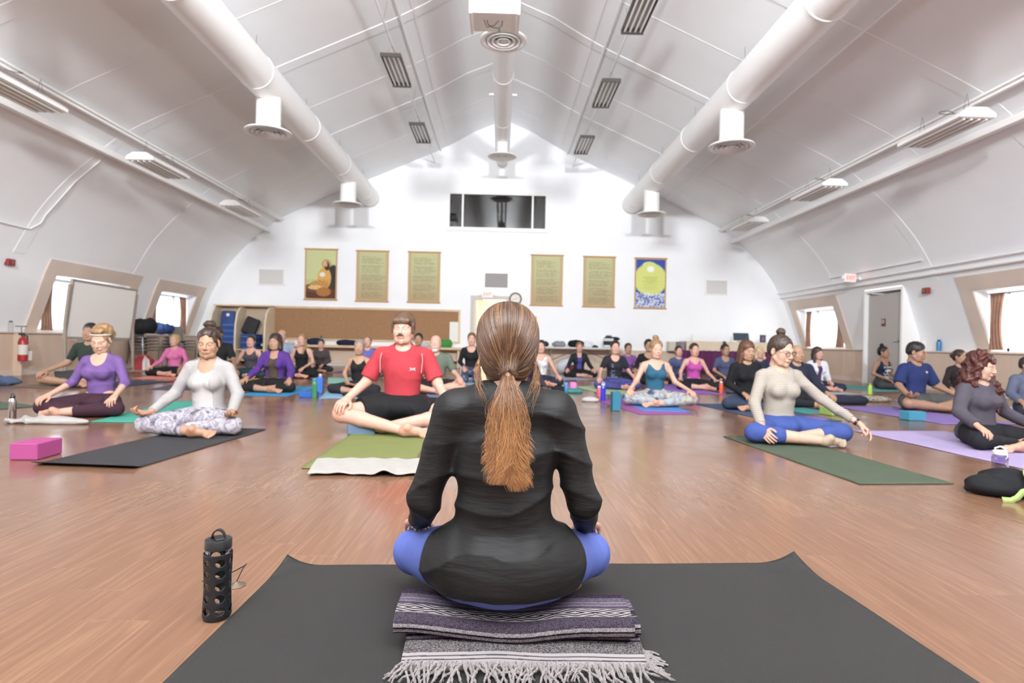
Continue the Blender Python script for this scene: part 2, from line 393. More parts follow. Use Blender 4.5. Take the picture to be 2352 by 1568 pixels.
def drape(name, m, a, b, z0, z1, parent, amp=.025, waves=6, gather=0.0, axis='x', other=0.0, nz=8):
    nx = waves*8; V = []
    for j in range(nz+1):
        v = j/nz; z = z0+(z1-z0)*v; g = 1-gather*math.sin(PI*v)*.6
        for i in range(nx+1):
            u = i/nx; p = a+(b-a)*u*g; q = other+amp*math.sin(u*waves*2*PI+.6*math.sin(3*v))*(1-.3*v)
            V.append((p, q, z) if axis == 'x' else (q, p, z))
    Fc = [(j*(nx+1)+i, j*(nx+1)+i+1, (j+1)*(nx+1)+i+1, (j+1)*(nx+1)+i) for j in range(nz) for i in range(nx)]
    o = npmesh(name, V, Fc, m, parent); s = o.modifiers.new('thick', 'SOLIDIFY'); s.thickness = .004; return o
for a, b in ((x0+.02, w3-.04), (x1-.02, w4+.04)): drape('curtain', mat('dark_curtain', '3d3f46', .9), a, b, z0, z1, t, .02, 2, .5, 'x', .12)
# side windows
M_curt = mat('brown_curtain', 'a87f68', .9, vary=.18, vscale=5)
wn = 0
for side, y0, y1 in WINS:
    s = -1 if side == 'left' else 1
    wn += 1 if wn != 8 else 2
    t = struct(empty('window_%d' % wn), 'wide sloping window recess on the %s wall' % side)
    def bd(nm, z0, z1, ya, yb, th=.035):
        m = MB(); zs = [z0, z1] if not (z0 < 1.4 < z1) else [z0, 1.4, z1 if z1 <= 1.95 else 1.92, z1]
        zs = sorted(set(zs)); V = []
        for z in zs:
            x = x_at(z)+.004
            for q in (ya, yb): V += [(s*x, q, z), (s*(x-th), q, z)]
        Fc = []
        for i in range(len(zs)-1):
            a = 4*i; Fc += [(a, a+2, a+6, a+4), (a+1, a+5, a+7, a+3), (a, a+4, a+5, a+1), (a+2, a+3, a+7, a+6)]
        Fc += [(0, 1, 3, 2), (len(V)-4, len(V)-2, len(V)-1, len(V)-3)]
        m.add(V, Fc); return fix_normals(m.build(nm, M_beige, t))
    bd('head_board', 1.92, 2.2, y0-.3, y1+.3); bd('side_board', .8, 1.92, y0-.3, y0); bd('side_board', .8, 1.92, y1, y1+.3)
    X = 9.42; m = MB()
    m.quad((s*9.09, y0, .82), (s*9.09, y1, .82), (s*X, y1, .82), (s*X, y0, .82)); m.build('sill', M_beige, t)
    m = MB(); m.quad((s*8.72, y0, 1.92), (s*8.72, y1, 1.92), (s*X, y1, 1.92), (s*X, y0, 1.92)); m.build('head_reveal', M_white, t)
    for y in (y0, y1):
        m = MB(); m.add([(s*9.09, y, .82), (s*8.895, y, 1.4), (s*8.72, y, 1.92), (s*X, y, 1.92), (s*X, y, .82)], [(0, 1, 2, 3, 4)]); m.build('side_reveal', M_white, t)
    m = MB(); zc = (.82+1.92)/2
    for z in (.85, 1.89): m.box((s*9.38, (y0+y1)/2, z), (.05, y1-y0, .06))
    for y in (y0+.03, y1-.03): m.box((s*9.38, y, zc), (.05, .05, 1.1))
    fr = m.build('sash', M_metalwhite, t)
    for a, b in ((y0+.05, y1-.05),):
        m = MB(); m.box((s*9.385, (a+b)/2, zc), (.005, b-a, 1.02)); m.build('pane', M_pane, t)
    if y1 > 7:
        for a, b in ((y0+.02, y0+.34), (y1-.02, y1-.34)):
            drape('curtain', M_curt, a, b, .84, 1.86, t, .03, 4, .35, 'y', s*9.0)
        m = MB(); m.tube([(s*9.0, y0+.01, 1.87), (s*9.0, y1-.01, 1.87)], .012); m.build('curtain_rod', M_grey, t)
    if (side, y0) == ('right', 8.1):
        for k in range(7):
            m = MB(); m.box((s*9.3, (y0+y1)/2, 1.86-k*.033), (.045, y1-y0-.12, .004), Matrix.Rotation(.5, 3, 'Y')); m.build('blind_slat', M_metalwhite, t)
# wainscot boards and the ledge above
def wainscot(side):
    s = -1 if side == 'left' else 1
    t = struct(empty('trim_1' if side == 'left' else 'trim_2'), 'pale wood wainscot below the windows, %s side' % side)
    y = 0.4; XW = 8.9
    cuts = []
    while y < BY-.1:
        y2 = min(y+1.22, BY)
        if side == 'right' and y < DOOR_Y[1]+.1 and y2 > DOOR_Y[0]-.1:
            if y < DOOR_Y[0]-.12: cuts.append((y, DOOR_Y[0]-.1))
            y = DOOR_Y[1]+.1; continue
        cuts.append((y, y2)); y = y2
    for a, b in cuts:
        xo = XW - (.14 if side == 'left' and b < 11 else 0)
        m = MB(); m.box((s*(xo+.02), (a+b)/2, .385), (.035, b-a-.008, .76), bev=.003); m.build('board', M_panel, t)
        m = MB(); m.box((s*((xo-.03+9.12)/2), (a+b)/2, .785), (9.12-xo+.03, b-a, .03), bev=.004); m.build('ledge', M_beige, t)
        m = MB(); m.box((s*(xo-.008), (a+b)/2, .05), (.016, b-a, .1)); m.build('skirting', M_beige, t)
    if side == 'left':
        m = MB(); m.box((-8.83, 11.02, .385), (.16, .02, .77)); m.build('return_board', M_panel, t)
    for q in ([DOOR_Y[0]-.09, DOOR_Y[1]+.09] if side == 'right' else []):
        m = MB(); m.box((9.01, q, .4), (.24, .02, .8)); m.build('return_board', M_panel, t)
wainscot('left'); wainscot('right')
m = MB(); m.box((-7.0, BY-.01, .05), (1, .02, .1)); m.box((1.7, BY-.01, .05), (2.6, .02, .1)); struct(m.build('baseboard_back', M_beige), 'beige baseboard along the far wall')
# low wood wainscot on the right part of the far wall
t = struct(empty('trim_3', (0, BY, 0)), 'pale wood wainscot on the far wall right of the doorway')
xx = dr+.3
while xx < 8.8:
    m = MB(); m.box((xx+.61, -.02, .30), (1.21, .03, .6), bev=.003); m.build('board', M_panel, t); xx += 1.22
m = MB(); m.box(((dr+.3+xx)/2, -.03, .615), (xx-dr-.3, .06, .03)); m.build('cap_rail', M_beige, t)
# right side door in its white casing
t = struct(empty('door_2', (0, 0, 0)), 'grey door in a white box frame on the right wall')
y0, y1 = DOOR_Y
m = MB(); m.box((8.70, (y0+y1)/2, 1.03), (.045, y1-y0-.1, 2.06)); dd = m.build('door_leaf', mat('grey_door', 'b3ada6', .5), t)
m = MB()
for y in (y0, y1): m.box((8.66, y, 1.07), (.12, .07, 2.14)); m.box((8.86, y, 1.06), (.30, .03, 2.12))
m.box((8.66, (y0+y1)/2, 2.15), (.118, y1-y0+.07, .07)); m.box((9.03, (y0+y1)/2, 1.1), (.02, y1-y0+.3, 2.3)); m.box((8.86, (y0+y1)/2, 2.14), (.30, y1-y0, .03)); m.build('casing', M_metalwhite, t, bevel=.006)
m = MB(); m.tube([(8.68, y0+.14, 1.0), (8.62, y0+.14, 1.0), (8.62, y0+.26, 1.0)], .014); m.build('handle', M_chrome, dd)
m = MB(); m.box((8.672, (y0+y1)/2+.05, 1.42), (.012, .13, .17)); sg = m.build('notice_plate', mat('dark_red_plate', '6b2b2c', .5), dd)
m = MB(); m.lathe([(.03, 0), (.042, 0), (.042, .004), (.03, .004), (.03, 0)], (8.664, (y0+y1)/2+.05, 1.44), 16, Matrix.Rotation(-PI/2, 3, 'Y'), close=False); m.build('ring_mark', M_paper, sg)
# rails, beams and conduits of the vault
def rod(name, pts, r, m, label, cat='pipe', n=8, group=None):
    q = MB(); q.tube(pts, r, n); return tag(q.build(name, m), label, cat, group)
for s, w in ((-1, 'left'), (1, 'right')):
    X1, Z1 = (6.62, 4.3)
    q = MB(); q.box((s*X1, (BY+1)/2, Z1), (.05, BY-1, .05)); q.box((s*(X1-.06), (BY+1)/2, Z1+.03), (.03, BY-1, .03)); tag(q.build('strut_rail', M_metalwhite), 'white strut rail the side lamps hang from, %s side' % w, 'rail')
    q = MB(); q.box((s*6.98, (BY+1)/2, 3.99), (.09, BY-1, .1)); tag(q.build('wall_beam', M_metalwhite), 'white square beam running below the side lamps, %s side' % w, 'beam')
    rod('light_rail', [(s*2.08, 1, 6.16), (s*2.08, BY, 6.16)], .02, M_metalwhite, 'thin white rail carrying the tube lamps %s of the middle duct' % w, 'rail')
    for y in (3, 6.5, 10, 13.4, 16.6):
        q = MB(); q.tube([(s*2.08, y, 6.16), (s*2.02, y, 6.5)], .004, 5); q.build('hanger', M_grey, bpy.data.objects['light_rail' if s < 0 else 'light_rail.001'])
    rod('conduit_pipe', [(s*1.9, 1, 6.53), (s*1.9, BY, 6.53)], .024, M_metalwhite, 'white ceiling conduit beside the tube lamps, %s of the middle duct' % w)
    rod('conduit_pipe', [(s*1.66, 1, 6.66), (s*1.66, BY, 6.66)], .008, M_metalwhite, 'thin ceiling wire nearest the middle duct, %s side' % w, 'wire')
rod('conduit_pipe', [(4.9, 1, 5.15), (4.9, BY-.3, 5.15)], .016, M_metalwhite, 'thin white pipe just outside the right duct')
rod('conduit_pipe', [(8.485, 1, 2.32), (8.485, BY-.05, 2.32)], .028, M_metalwhite, 'lower white conduit along the right wall over the door')
rod('conduit_pipe', [(8.41, 1, 2.44), (8.41, BY-.05, 2.44)], .018, M_metalwhite, 'upper white conduit along the right wall over the door')
rod('conduit_pipe', [(8.34, 11.6, 2.60), (8.34, 14.9, 2.60)], .014, M_metalwhite, 'short conduit feeding the exit sign on the right wall')
rod('conduit_pipe', [(-8.33, 1, 2.62), (-8.33, 10.6, 2.62)]+[(-(x_at(z)-.03), 10.75, z) for z in (2.75, 2.9, 3.1, 3.3, 3.5, 3.7, 3.9)], .011, M_metalwhite, 'white conduit bending up the left wall above the window')
# air ducts
def diffuser(parent, x, y, z, R=.38, neck=.2, top=.4):
    q = MB(); q.lathe([(neck, top), (neck, .05)], (x, y, z), 28, close=False); nk = q.build('neck', M_metalwhite, parent)
    q = MB(); q.lathe([(neck*.95, .06), (R, .03), (R+.005, .012), (R*.93, 0), (R*.8, .012), (R*.72, .05)], (x, y, z), 36, close=False); d = q.build('diffuser', M_metalwhite, parent)
    for k, rr in enumerate((.70, .50, .30)):
        q = MB(); q.lathe([(R*rr, .0), (R*(rr-.13), .055), (R*(rr-.14), .05), (R*rr-.008, -.004), (R*rr, 0)], (x, y, z), 32, close=False); q.build('cone', M_metalwhite, d)
    q = MB(); q.lathe([(.001, .01), (R*.1, .012), (R*.12, .03)], (x, y, z), 20, close=False); q.build('centre_cap', M_metalwhite, d)
    q = MB(); q.lathe([(.001, .062), (neck*.95, .062)], (x, y, z), 20, close=False); q.build('throat', mat('duct_inside', '8f8a82', .8), d)
def duct(x, z, r, label, dys, dz, end=BY-.1, rd=.38):
    t = empty('air_duct', (x, 0, z), 0, label, 'duct')
    q = MB(); q.lathe([(r, 0), (r, end-.5)], (0, .5, 0), 40, Matrix.Rotation(-PI/2, 3, 'X')); q.build('tube', M_metalwhite, t)
    y = 2.2
    while y < end:
        q = MB(); q.lathe([(r, -.02), (r+.008, -.012), (r+.008, .012), (r, .02)], (0, y, 0), 40, Matrix.Rotation(-PI/2, 3, 'X'), close=False); q.build('seam_band', M_metalwhite, t)
        q = MB(); q.tube([(0, y, r), (0, y, z_at(x)-z)], .004, 5); q.build('hanger', M_grey, t); y += 2.45
    for dy in dys: diffuser(t, 0, dy, dz-z, rd, .2 if r > .22 else .15, -r*.0+(z-dz)-r*.7)
    return t
duct(-4.0, 5.05, .285, 'large white round duct under the left roof slope', (4.9, 10.1, 15.35), 4.24)
duct(3.88, 5.05, .285, 'large white round duct under the right roof slope', (4.9, 10.05, 15.4), 4.2)
c = duct(-.05, 6.22, .205, 'slimmer white round duct hanging under the ridge', (9.6, 15.6), 5.66, BY-.4)
q = MB(); q.lathe([(.205, 0), (.18, .1), (.1, .18), (.001, .2)], (0, BY-.4, 0), 30, Matrix.Rotation(-PI/2, 3, 'X'), close=False); q.build('end_cap', M_metalwhite, c)
q = MB(); q.box((0, 13.0, 0), (.62, .05, .05)); q.build('cross_bracket', M_metalwhite, c)
# box hanging from the middle duct, cables below it
p0 = P(1136, 28, 7.6)
t = empty('projector_box', (p0.x, 7.6, p0.z), 0, 'white projector box hanging from the middle duct at the top', 'projector')
q = MB(); q.box((0, .25, .17), (.66, .5, .34), bev=.02); bx = q.build('housing', M_metalwhite, t)
for k in range(5):
    q = MB(); q.box((.02, -.005, .09+k*.035), (.3, .012, .012)); q.build('vent_slot', M_grey, bx)
for s in (-1, 1):
    q = MB(); q.box((s*.31, .25, .2), (.03, .54, .46)); q.build('side_bracket', M_metalwhite, t)
q = MB(); q.tube([(-.1, .2, 0), (-.09, .2, -.05), (-.03, .2, -.09), (.06, .2, -.1), (.1, .2, -.05), (.1, .2, 0)], .006, 6); q.tube([(-.14, .2, .0), (-.1, .2, -.09), (.0, .22, -.05), (.05, .2, 0)], .005, 6)
q.box((.06, .2, -.11), (.03, .02, .05)); q.build('cable', M_black, t)
# fluorescent tube lamps in the middle rows
def tube_lamp():
    t = empty('tube_lamp', (0, 0, 0))
    q = MB(); q.box((0, 0, .035), (.36, 1.28, .02)); q.box((-.175, 0, .02), (.014, 1.28, .05)); q.box((.175, 0, .02), (.014, 1.28, .05)); q.box((0, -.635, .005), (.364, .03, .07)); q.box((0, .635, .005), (.364, .03, .07))
    q.build('tray', mat('dark_bronze_metal', '4a4440', .4, metal=.4), t)
    for k in range(4):
        q = MB(); q.tube([(-.1275+.085*k, -.6, .0), (-.1275+.085*k, .6, .0)], .018, 10); q.build('tube', mat('fluorescent_tube', 'f7f7f4', .2), t)
        q = MB(); q.box((-.1275+.085*k, 0, .0245), (.07, 1.2, .002), Matrix.Rotation(0, 3, 'X')); q.build('reflector', mat('lamp_reflector', 'c5c3be', .2, metal=.8), t)
    for y in (-.5, .5):
        q = MB(); q.tube([(-.12, y, .04), (0, y, .235), (.12, y, .04)], .003, 5); q.build('hanger', M_grey, t)
    return t
proto = None
for (x, y, w) in ((-2.08, 11.3, 'left row, nearer one'), (-2.08, 14.65, 'left row, farther one'), (2.05, 9.0, 'right row, nearest one'), (2.05, 12.05, 'right row, middle one'), (2.05, 15.2, 'right row, farthest one')):
    o = tube_lamp() if proto is None else copy_tree(proto); proto = proto or o
    o.location = (x, y, 5.9); tag(o, 'dark framed four tube ceiling lamp, %s beside the middle duct' % w, 'ceiling lamp', 'tube lamps hung along the ridge')
def hood_lamp():
    t = empty('hood_lamp', (0, 0, 0))
    q = MB(); q.prism([(-.24, 0), (.24, 0), (.24, .05), (.12, .13), (-.12, .13), (-.24, .05)], -.62, .62, 1)
    b = fix_normals(q.build('hood', M_metalwhite, t, bevel=.005))
    q = MB(); q.box((0, 0, -.004), (.43, 1.18, .008)); q.build('lens', mat('lamp_lens', 'c9c4bc', .3), t)
    for k in range(4):
        q = MB(); q.tube([(-.15+.1*k, -.57, -.014), (-.15+.1*k, .57, -.014)], .014, 8); q.build('tube', mat('fluorescent_tube', 'f7f7f4', .2), t)
    for y in (-.42, .42):
        q = MB(); q.tube([(-.05, y, .13), (0, y, .38), (.05, y, .13)], .004, 5); q.build('hanger', M_grey, t)
    pts = [(.03+.09*math.cos(a), -.1+.13*math.sin(a)+a*.02, .25+.05*math.sin(a*.7)) for a in np.linspace(0, 6.5, 18)]
    q = MB(); q.tube(pts, .007, 6); q.build('flex_cable', M_grey, t)
    return t
proto = None
for i, (x, y, z) in enumerate([(-6.32, 7.75, 3.86), (-6.38, 11.1, 3.86), (-6.4, 14.6, 3.86), (6.2, 8.25, 3.88), (6.25, 11.65, 3.88), (6.28, 15.0, 3.88)]):
    o = hood_lamp() if proto is None else copy_tree(proto); proto = proto or o
    o.location = (x, y, z); tag(o, 'white hooded lamp hanging along the %s wall, %s of three' % ('left' if i < 3 else 'right', ('nearest', 'middle', 'farthest')[i % 3]), 'ceiling lamp', 'hooded lamps along the side walls')
# ================================================================ PEOPLE: implicit surfaces meshed with surface nets
def _smin(a, b, k):
    if k <= 1e-6: return np.minimum(a, b)
    h = np.clip(.5+.5*(b-a)/k, 0, 1); return b*(1-h)+a*h-k*h*(1-h)
class Field:
    def __init__(s, lo, hi, h):
        s.lo = np.array(lo, float); s.h = h; s.n = np.maximum(np.ceil((np.array(hi)-s.lo)/h).astype(int)+1, 3)
        s.ax = [(s.lo[i]+h*np.arange(s.n[i])).astype(np.float32) for i in range(3)]
        s.F = np.full(s.n, 1.0, np.float32)
    def region(s, lo, hi):
        sl = []
        for i in range(3):
            a = int(np.clip(math.floor((lo[i]-s.lo[i])/s.h), 0, s.n[i])); b = int(np.clip(math.ceil((hi[i]-s.lo[i])/s.h)+1, 0, s.n[i]))
            if b <= a: return None
            sl.append(slice(a, b))
        return tuple(sl)
    def xyz(s, sl): return s.ax[0][sl[0]][:, None, None], s.ax[1][sl[1]][None, :, None], s.ax[2][sl[2]][None, None, :]
    def put(s, p):
        op = p['op']; k = p.get('k', 0); lo, hi = p['bb']; mg = k+2*s.h+(.03 if op == 's' else 0)
        sl = s.region([v-mg for v in lo], [v+mg for v in hi])
        if sl is None: return
        X, Y, Z = s.xyz(sl); d = p['fn'](X, Y, Z).astype(np.float32)
        s.F[sl] = _smin(s.F[sl], d, k) if op == 'u' else -_smin(-s.F[sl], d, k)
    def mesh(s):
        F = s.F; S = F < 0; c = np.zeros(np.array(F.shape)-1, np.int8)
        for i in (0, 1):
            for j in (0, 1):
                for k in (0, 1): c += S[i:F.shape[0]-1+i, j:F.shape[1]-1+j, k:F.shape[2]-1+k]
        act = (c > 0) & (c < 8); idx = np.argwhere(act)
        if len(idx) == 0: return np.zeros((0, 3), np.float32), np.zeros((0, 4), np.int32)
        id3 = np.full(act.shape, -1, np.int32); id3[act] = np.arange(len(idx))
        acc = np.zeros((len(idx), 3), np.float32); cnt = np.zeros(len(idx), np.float32)
        cor = {(i, j, k): F[idx[:, 0]+i, idx[:, 1]+j, idx[:, 2]+k] for i in (0, 1) for j in (0, 1) for k in (0, 1)}
        for a, va in cor.items():
            for d in range(3):
                if a[d]: continue
                b = list(a); b[d] = 1; vb = cor[tuple(b)]; m = (va < 0) != (vb < 0)
                t = np.where(m, va/np.where(m, va-vb, 1), 0)
                p = np.zeros((len(idx), 3), np.float32); p += np.array(a, np.float32); p[:, d] += t
                acc[m] += p[m]; cnt[m] += 1
        V = s.lo + (idx+acc/cnt[:, None])*s.h
        quads = []
        for d in range(3):
            e, f = (d+1) % 3, (d+2) % 3
            sa = [slice(None)]*3; sb = [slice(None)]*3; sa[d] = slice(0, -1); sb[d] = slice(1, None)
            A = S[tuple(sa)]; B = S[tuple(sb)]; cr = np.argwhere(A != B)
            cr = cr[(cr[:, e] > 0) & (cr[:, f] > 0) & (cr[:, e] < F.shape[e]-1) & (cr[:, f] < F.shape[f]-1)]
            def cell(de, df):
                q = cr.copy(); q[:, e] += de; q[:, f] += df; return id3[q[:, 0], q[:, 1], q[:, 2]]
            q = np.stack([cell(-1, -1), cell(0, -1), cell(0, 0), cell(-1, 0)], 1)
            ins = A[cr[:, 0], cr[:, 1], cr[:, 2]]; q[~ins] = q[~ins][:, ::-1]; quads.append(q)
        Q = np.concatenate(quads); Q = Q[(Q >= 0).all(1)]
        return V.astype(np.float32), Q.astype(np.int32)
def A3(v): return np.array(v, float)
def cap(a, b, ra, rb=None, k=.03, op='u', flat=False, sq=None):
    a, b = A3(a), A3(b); rb = ra if rb is None else rb; R = max(ra, rb); ab = b-a; L2 = float(ab@ab) or 1e-9; L = math.sqrt(L2); u = ab/L
    def fn(X, Y, Z):
        px, py, pz = X-a[0], Y-a[1], Z-a[2]; t = (px*ab[0]+py*ab[1]+pz*ab[2])/L2; tc = np.clip(t, 0, 1)
        d = np.sqrt((px-tc*ab[0])**2+(py-tc*ab[1])**2+(pz-tc*ab[2])**2)-(ra+(rb-ra)*tc)
        if flat: d = np.maximum(d, (t-1)*L)
        return d
    return dict(op=op, k=k, fn=fn, bb=(np.minimum(a, b)-R, np.maximum(a, b)+R))
def ell(c, r, k=.03, op='u', R=None):
    c, r = A3(c), A3(r if hasattr(r, '__len__') else (r, r, r)); m = float(max(r)) if R is not None else r
    Rt = None if R is None else np.array(R.transposed())
    def fn(X, Y, Z):
        x, y, z = X-c[0], Y-c[1], Z-c[2]
        if Rt is not None: x, y, z = (Rt[0, 0]*x+Rt[0, 1]*y+Rt[0, 2]*z, Rt[1, 0]*x+Rt[1, 1]*y+Rt[1, 2]*z, Rt[2, 0]*x+Rt[2, 1]*y+Rt[2, 2]*z)
        k0 = np.sqrt((x/r[0])**2+(y/r[1])**2+(z/r[2])**2); k1 = np.sqrt((x/r[0]**2)**2+(y/r[1]**2)**2+(z/r[2]**2)**2)
        return k0*(k0-1)/np.maximum(k1, 1e-6)
    return dict(op=op, k=k, fn=fn, bb=(c-m, c+m))
def halfspace(n, d, lo, hi, k=.004):               # cuts away everything with n.p > d inside the box lo..hi
    n = A3(n)
    return dict(op='s', k=k, fn=lambda X, Y, Z: np.broadcast_to(d-(n[0]*X+n[1]*Y+n[2]*Z), np.broadcast_shapes(X.shape, Y.shape, Z.shape)), bb=(A3(lo), A3(hi)))
def mesh_prims(prims, h, disp=None, lo=None, hi=None):
    us = [p for p in prims if p['op'] == 'u']
    if lo is None:
        lo = np.min([p['bb'][0] for p in us], 0)-3*h; hi = np.max([p['bb'][1] for p in us], 0)+3*h
    f = Field(lo, hi, h)
    for p in prims: f.put(p)
    if disp is not None:
        X, Y, Z = f.xyz((slice(None),)*3); m = np.abs(f.F) < .04; D = disp(X, Y, Z); f.F = np.where(m, f.F+D.astype(np.float32), f.F)
    return f.mesh()
def folds(amp, f=40, ph=0.0, dirv=(0, .3, 1)):
    a, b, c = dirv
    def d(X, Y, Z):
        w = np.sin(9*X+ph)+np.sin(11*Y+2*ph)+.6*np.sin(17*X-8*Z+ph)
        r1 = 1-2*np.abs(np.sin(.5*f*(a*X+b*Y+c*Z)+1.1*w+ph))**.6; r2 = np.sin(1.3*f*(c*X+a*Y+.5*b*Z)+1.5*w)
        return -amp*(r1*.9+r2*.35)*(.6+.5*np.sin(7*Z+5*X+ph))
    return d
def strands(amp, n=46, ph=0.0):
    def d(X, Y, Z):
        a = np.arctan2(X, Y+.02+0*Z); return amp*(np.sin(n*a+4*np.sin(9*Z+ph))+.6*np.sin(2.3*n*a+3*np.sin(14*Z+2*ph)))
    return d
def curls(amp, f=90, ph=0.0):
    def d(X, Y, Z): return amp*(np.sin(f*X+3*np.sin(f*.4*Z+ph))*np.sin(f*Y+ph+2*np.sin(f*.35*X))+np.sin(f*.8*Z+2*np.sin(f*.5*Y)+ph))
    return d
# ---- head template: eyes at the origin's height, the face looks along -Y
_cache = {}
def head_tpl(male, h, fat):
    key = ('h', male, h, fat)
    if key in _cache: return _cache[key]
    j = 1.08 if male else 1.0; fw = .004*fat
    pr = [ell((0, .018, .038), (.0745, .094, .083), .02), ell((0, .05, -.01), (.062, .06, .06), .03), ell((0, -.03, -.03), (.060*j+fw, .062, .083), .03),
          cap((-.028*j, -.045, -.085), (.028*j, -.045, -.085), .027+fw, k=.025), cap((0, -.078, -.095), (0, -.076, -.102), .016*j+fw*.6, k=.02),
          cap((-.05*j, .005, -.055), (-.03*j, -.045, -.088), .02, k=.02), cap((.05*j, .005, -.055), (.03*j, -.045, -.088), .02, k=.02),
          ell((-.036, -.055, -.03), (.024+fw, .026, .030), .03), ell((.036, -.055, -.03), (.024+fw, .026, .030), .03),
          cap((-.045, -.070, .020), (-.012, -.085, .017), .011 if male else .009, k=.014), cap((.045, -.070, .020), (.012, -.085, .017), .011 if male else .009, k=.014)]
    for s in (-1, 1):
        pr.append(ell((s*.031, -.097, .001), (.017, .012, .0105), .010, 's'))
        pr.append(ell((s*.031, -.0745, -.001), (.0145, .0145, .0125), .004))
    pr += [cap((0, -.086, .012), (0, -.112*(1.02 if male else 1), -.028), .0072, .0098, .010), cap((-.011, -.101, -.034), (.011, -.101, -.034), .0078, k=.007),
           ell((0, -.090, -.062), (.026, .012, .012), .012), ell((0, -.0985, -.0585), (.021, .006, .0048), .004), ell((0, -.0975, -.0675), (.018, .006, .0055), .004),
           cap((-.024, -.1015, -.063), (.024, -.1015, -.063), .0012, k=.003, op='s')]
    for s in (-1, 1):
        pr += [ell((s*.0765, .012, -.008), (.0085, .019, .031), .006), ell((s*.083, .008, -.004), (.005, .010, .018), .004, 's')]
    pr += [cap((0, .02, -.06), (0, .03, -.125), .048 if male else .042, .05 if male else .044, .03)]
    V, Q = mesh_prims(pr, h)
    keep = V[:, 2] > -.118
    m = np.zeros((len(V), 5), np.float32); x, y, z = np.abs(V[:, 0]), V[:, 1], V[:, 2]; fr = y < -.05
    def blob(cx, cz, rx, rz): return np.clip(1.6-1.6*np.sqrt(((x-cx)/rx)**2+((z-cz)/rz)**2), 0, 1)*fr
    m[:, 0] = np.clip(1.8-1.8*np.sqrt((x/.024)**2+((z+.063)/.0115)**2), 0, 1)*(y < -.085)
    arch = .024-.004*((x-.032)/.02)**2
    m[:, 1] = np.clip(1.8-1.8*np.sqrt(((x-.033)/.023)**2+((z-arch)/(.0055 if male else .0042))**2), 0, 1)*fr
    lz = -.0065+.004*((x-.031)/.014)**2
    m[:, 2] = np.clip(1.8-1.8*np.sqrt(((x-.031)/.0165)**2+((z-lz)/.0034)**2), 0, 1)*fr
    m[:, 3] = np.maximum(blob(.045, -.035, .025, .022)*.6, np.clip(1.4-np.sqrt((x/.014)**2+((z+.030)/.014)**2)*1.4, 0, 1)*(y < -.1)*.5)
    m[:, 4] = np.clip(1.4-1.4*np.sqrt(((x-.031)/.020)**2+((z-.003)/.014)**2), 0, 1)*fr
    _cache[key] = (V, Q, m); return _cache[key]
def hand_tpl(kind, h):
    key = ('hand', kind, h)
    if key in _cache: return _cache[key]
    xs = (-.031, -.0105, .010, .030); Ls = (.058, .074, .081, .073); r0 = (.0078, .0088, .009, .0088); pr = []
    big = h > .006
    for i, x in enumerate(xs):
        pr.append(cap((x*.55, .0, 0), (x, .078+(.006 if 0 < i < 3 else 0), 0), .0135, .0125, .012))
    pr.append(cap((0, -.03, 0), (0, .02, 0), .023, .021, .02)); pr.append(ell((.022, .035, -.006), (.017, .03, .015), .012))
    curl = {'rest': (.35, .5, .4), 'mudra': (.35, .45, .35), 'flat': (.12, .15, .12), 'grip': (.7, .8, .5)}[kind]
    for i, x in enumerate(xs):
        p = np.array([x, .080+(.006 if 0 < i < 3 else 0), 0.]); a = 0.0; sp = (x)*2.2
        c = list(curl)
        if kind == 'mudra' and i == 3: c = [.95, .9, .5]
        for sgm, (fr, ca) in enumerate(zip((.45, .30, .25), c)):
            a += ca; L = Ls[i]*fr; q = p+np.array([math.sin(sp)*math.cos(a)*L, math.cos(sp)*math.cos(a)*L, -math.sin(a)*L])
            r = r0[i]*(1-.1*sgm); pr.append(cap(p, q, r*(1.15 if big else 1), r*(.9 if not big else 1.05), .004)); p = q
    if kind == 'mudra': th = [(.024, .02, -.006), (.050, .052, -.024), (.046, .082, -.040), (.038, .100, -.046)]
    else: th = [(.022, .016, -.004), (.050, .045, -.016), (.060, .072, -.022), (.062, .092, -.028)]
    for i in range(3): pr.append(cap(th[i], th[i+1], .0125-.0015*i, .011-.0015*i, .006))
    V, Q = mesh_prims(pr, h); _cache[key] = (V, Q); return _cache[key]
def foot_tpl(h):
    key = ('foot', h)
    if key in _cache: return _cache[key]
    pr = [ell((0, -.03, .0), (.029, .034, .030), .02), cap((0, -.01, .03), (0, .01, .055), .034, .034, .03), cap((0, .0, .012), (.006, .10, -.004), .030, .026, .03),
          cap((-.018, .115, -.010), (.026, .125, -.010), .019, .021, .02), cap((0, -.01, .02), (.008, .08, .015), .03, .022, .03)]
    for i, (x, y, L, r) in enumerate([(.032, .125, .045, .0125), (.012, .133, .036, .0095), (-.003, .131, .032, .009), (-.016, .126, .027, .0085), (-.028, .118, .022, .008)]):
        pr.append(cap((x, y, -.012), (x, y+L, -.016), r, r*.95, .004))
    V, Q = mesh_prims(pr, h); _cache[key] = (V, Q); return _cache[key]
def basis(fwd, up, mirror=1):
    f = Vector(fwd).normalized(); u = Vector(up); u = (u-f*u.dot(f)).normalized(); x = f.cross(u)*mirror
    return np.array([[x[i], f[i], u[i]] for i in range(3)])
def place(T, R, o, sc=1.0, mirror=1):
    V, Q = T[0], T[1]; V2 = (V*sc)@R.T+np.array(o); return V2.astype(np.float32), (Q[:, ::-1] if mirror < 0 else Q)
SKIN = dict(fair='d3ab95', light='c49c86', tan='ab8369', olive='9c765e', pink='c99a87', dark='805845')
M_skin = mat('skin', rough=.5, attr=True, vary=.05, vscale=30, spec=.35)
M_skin.node_tree.nodes['Principled BSDF'].inputs['Subsurface Weight'].default_value = 0
HAIRM = {}
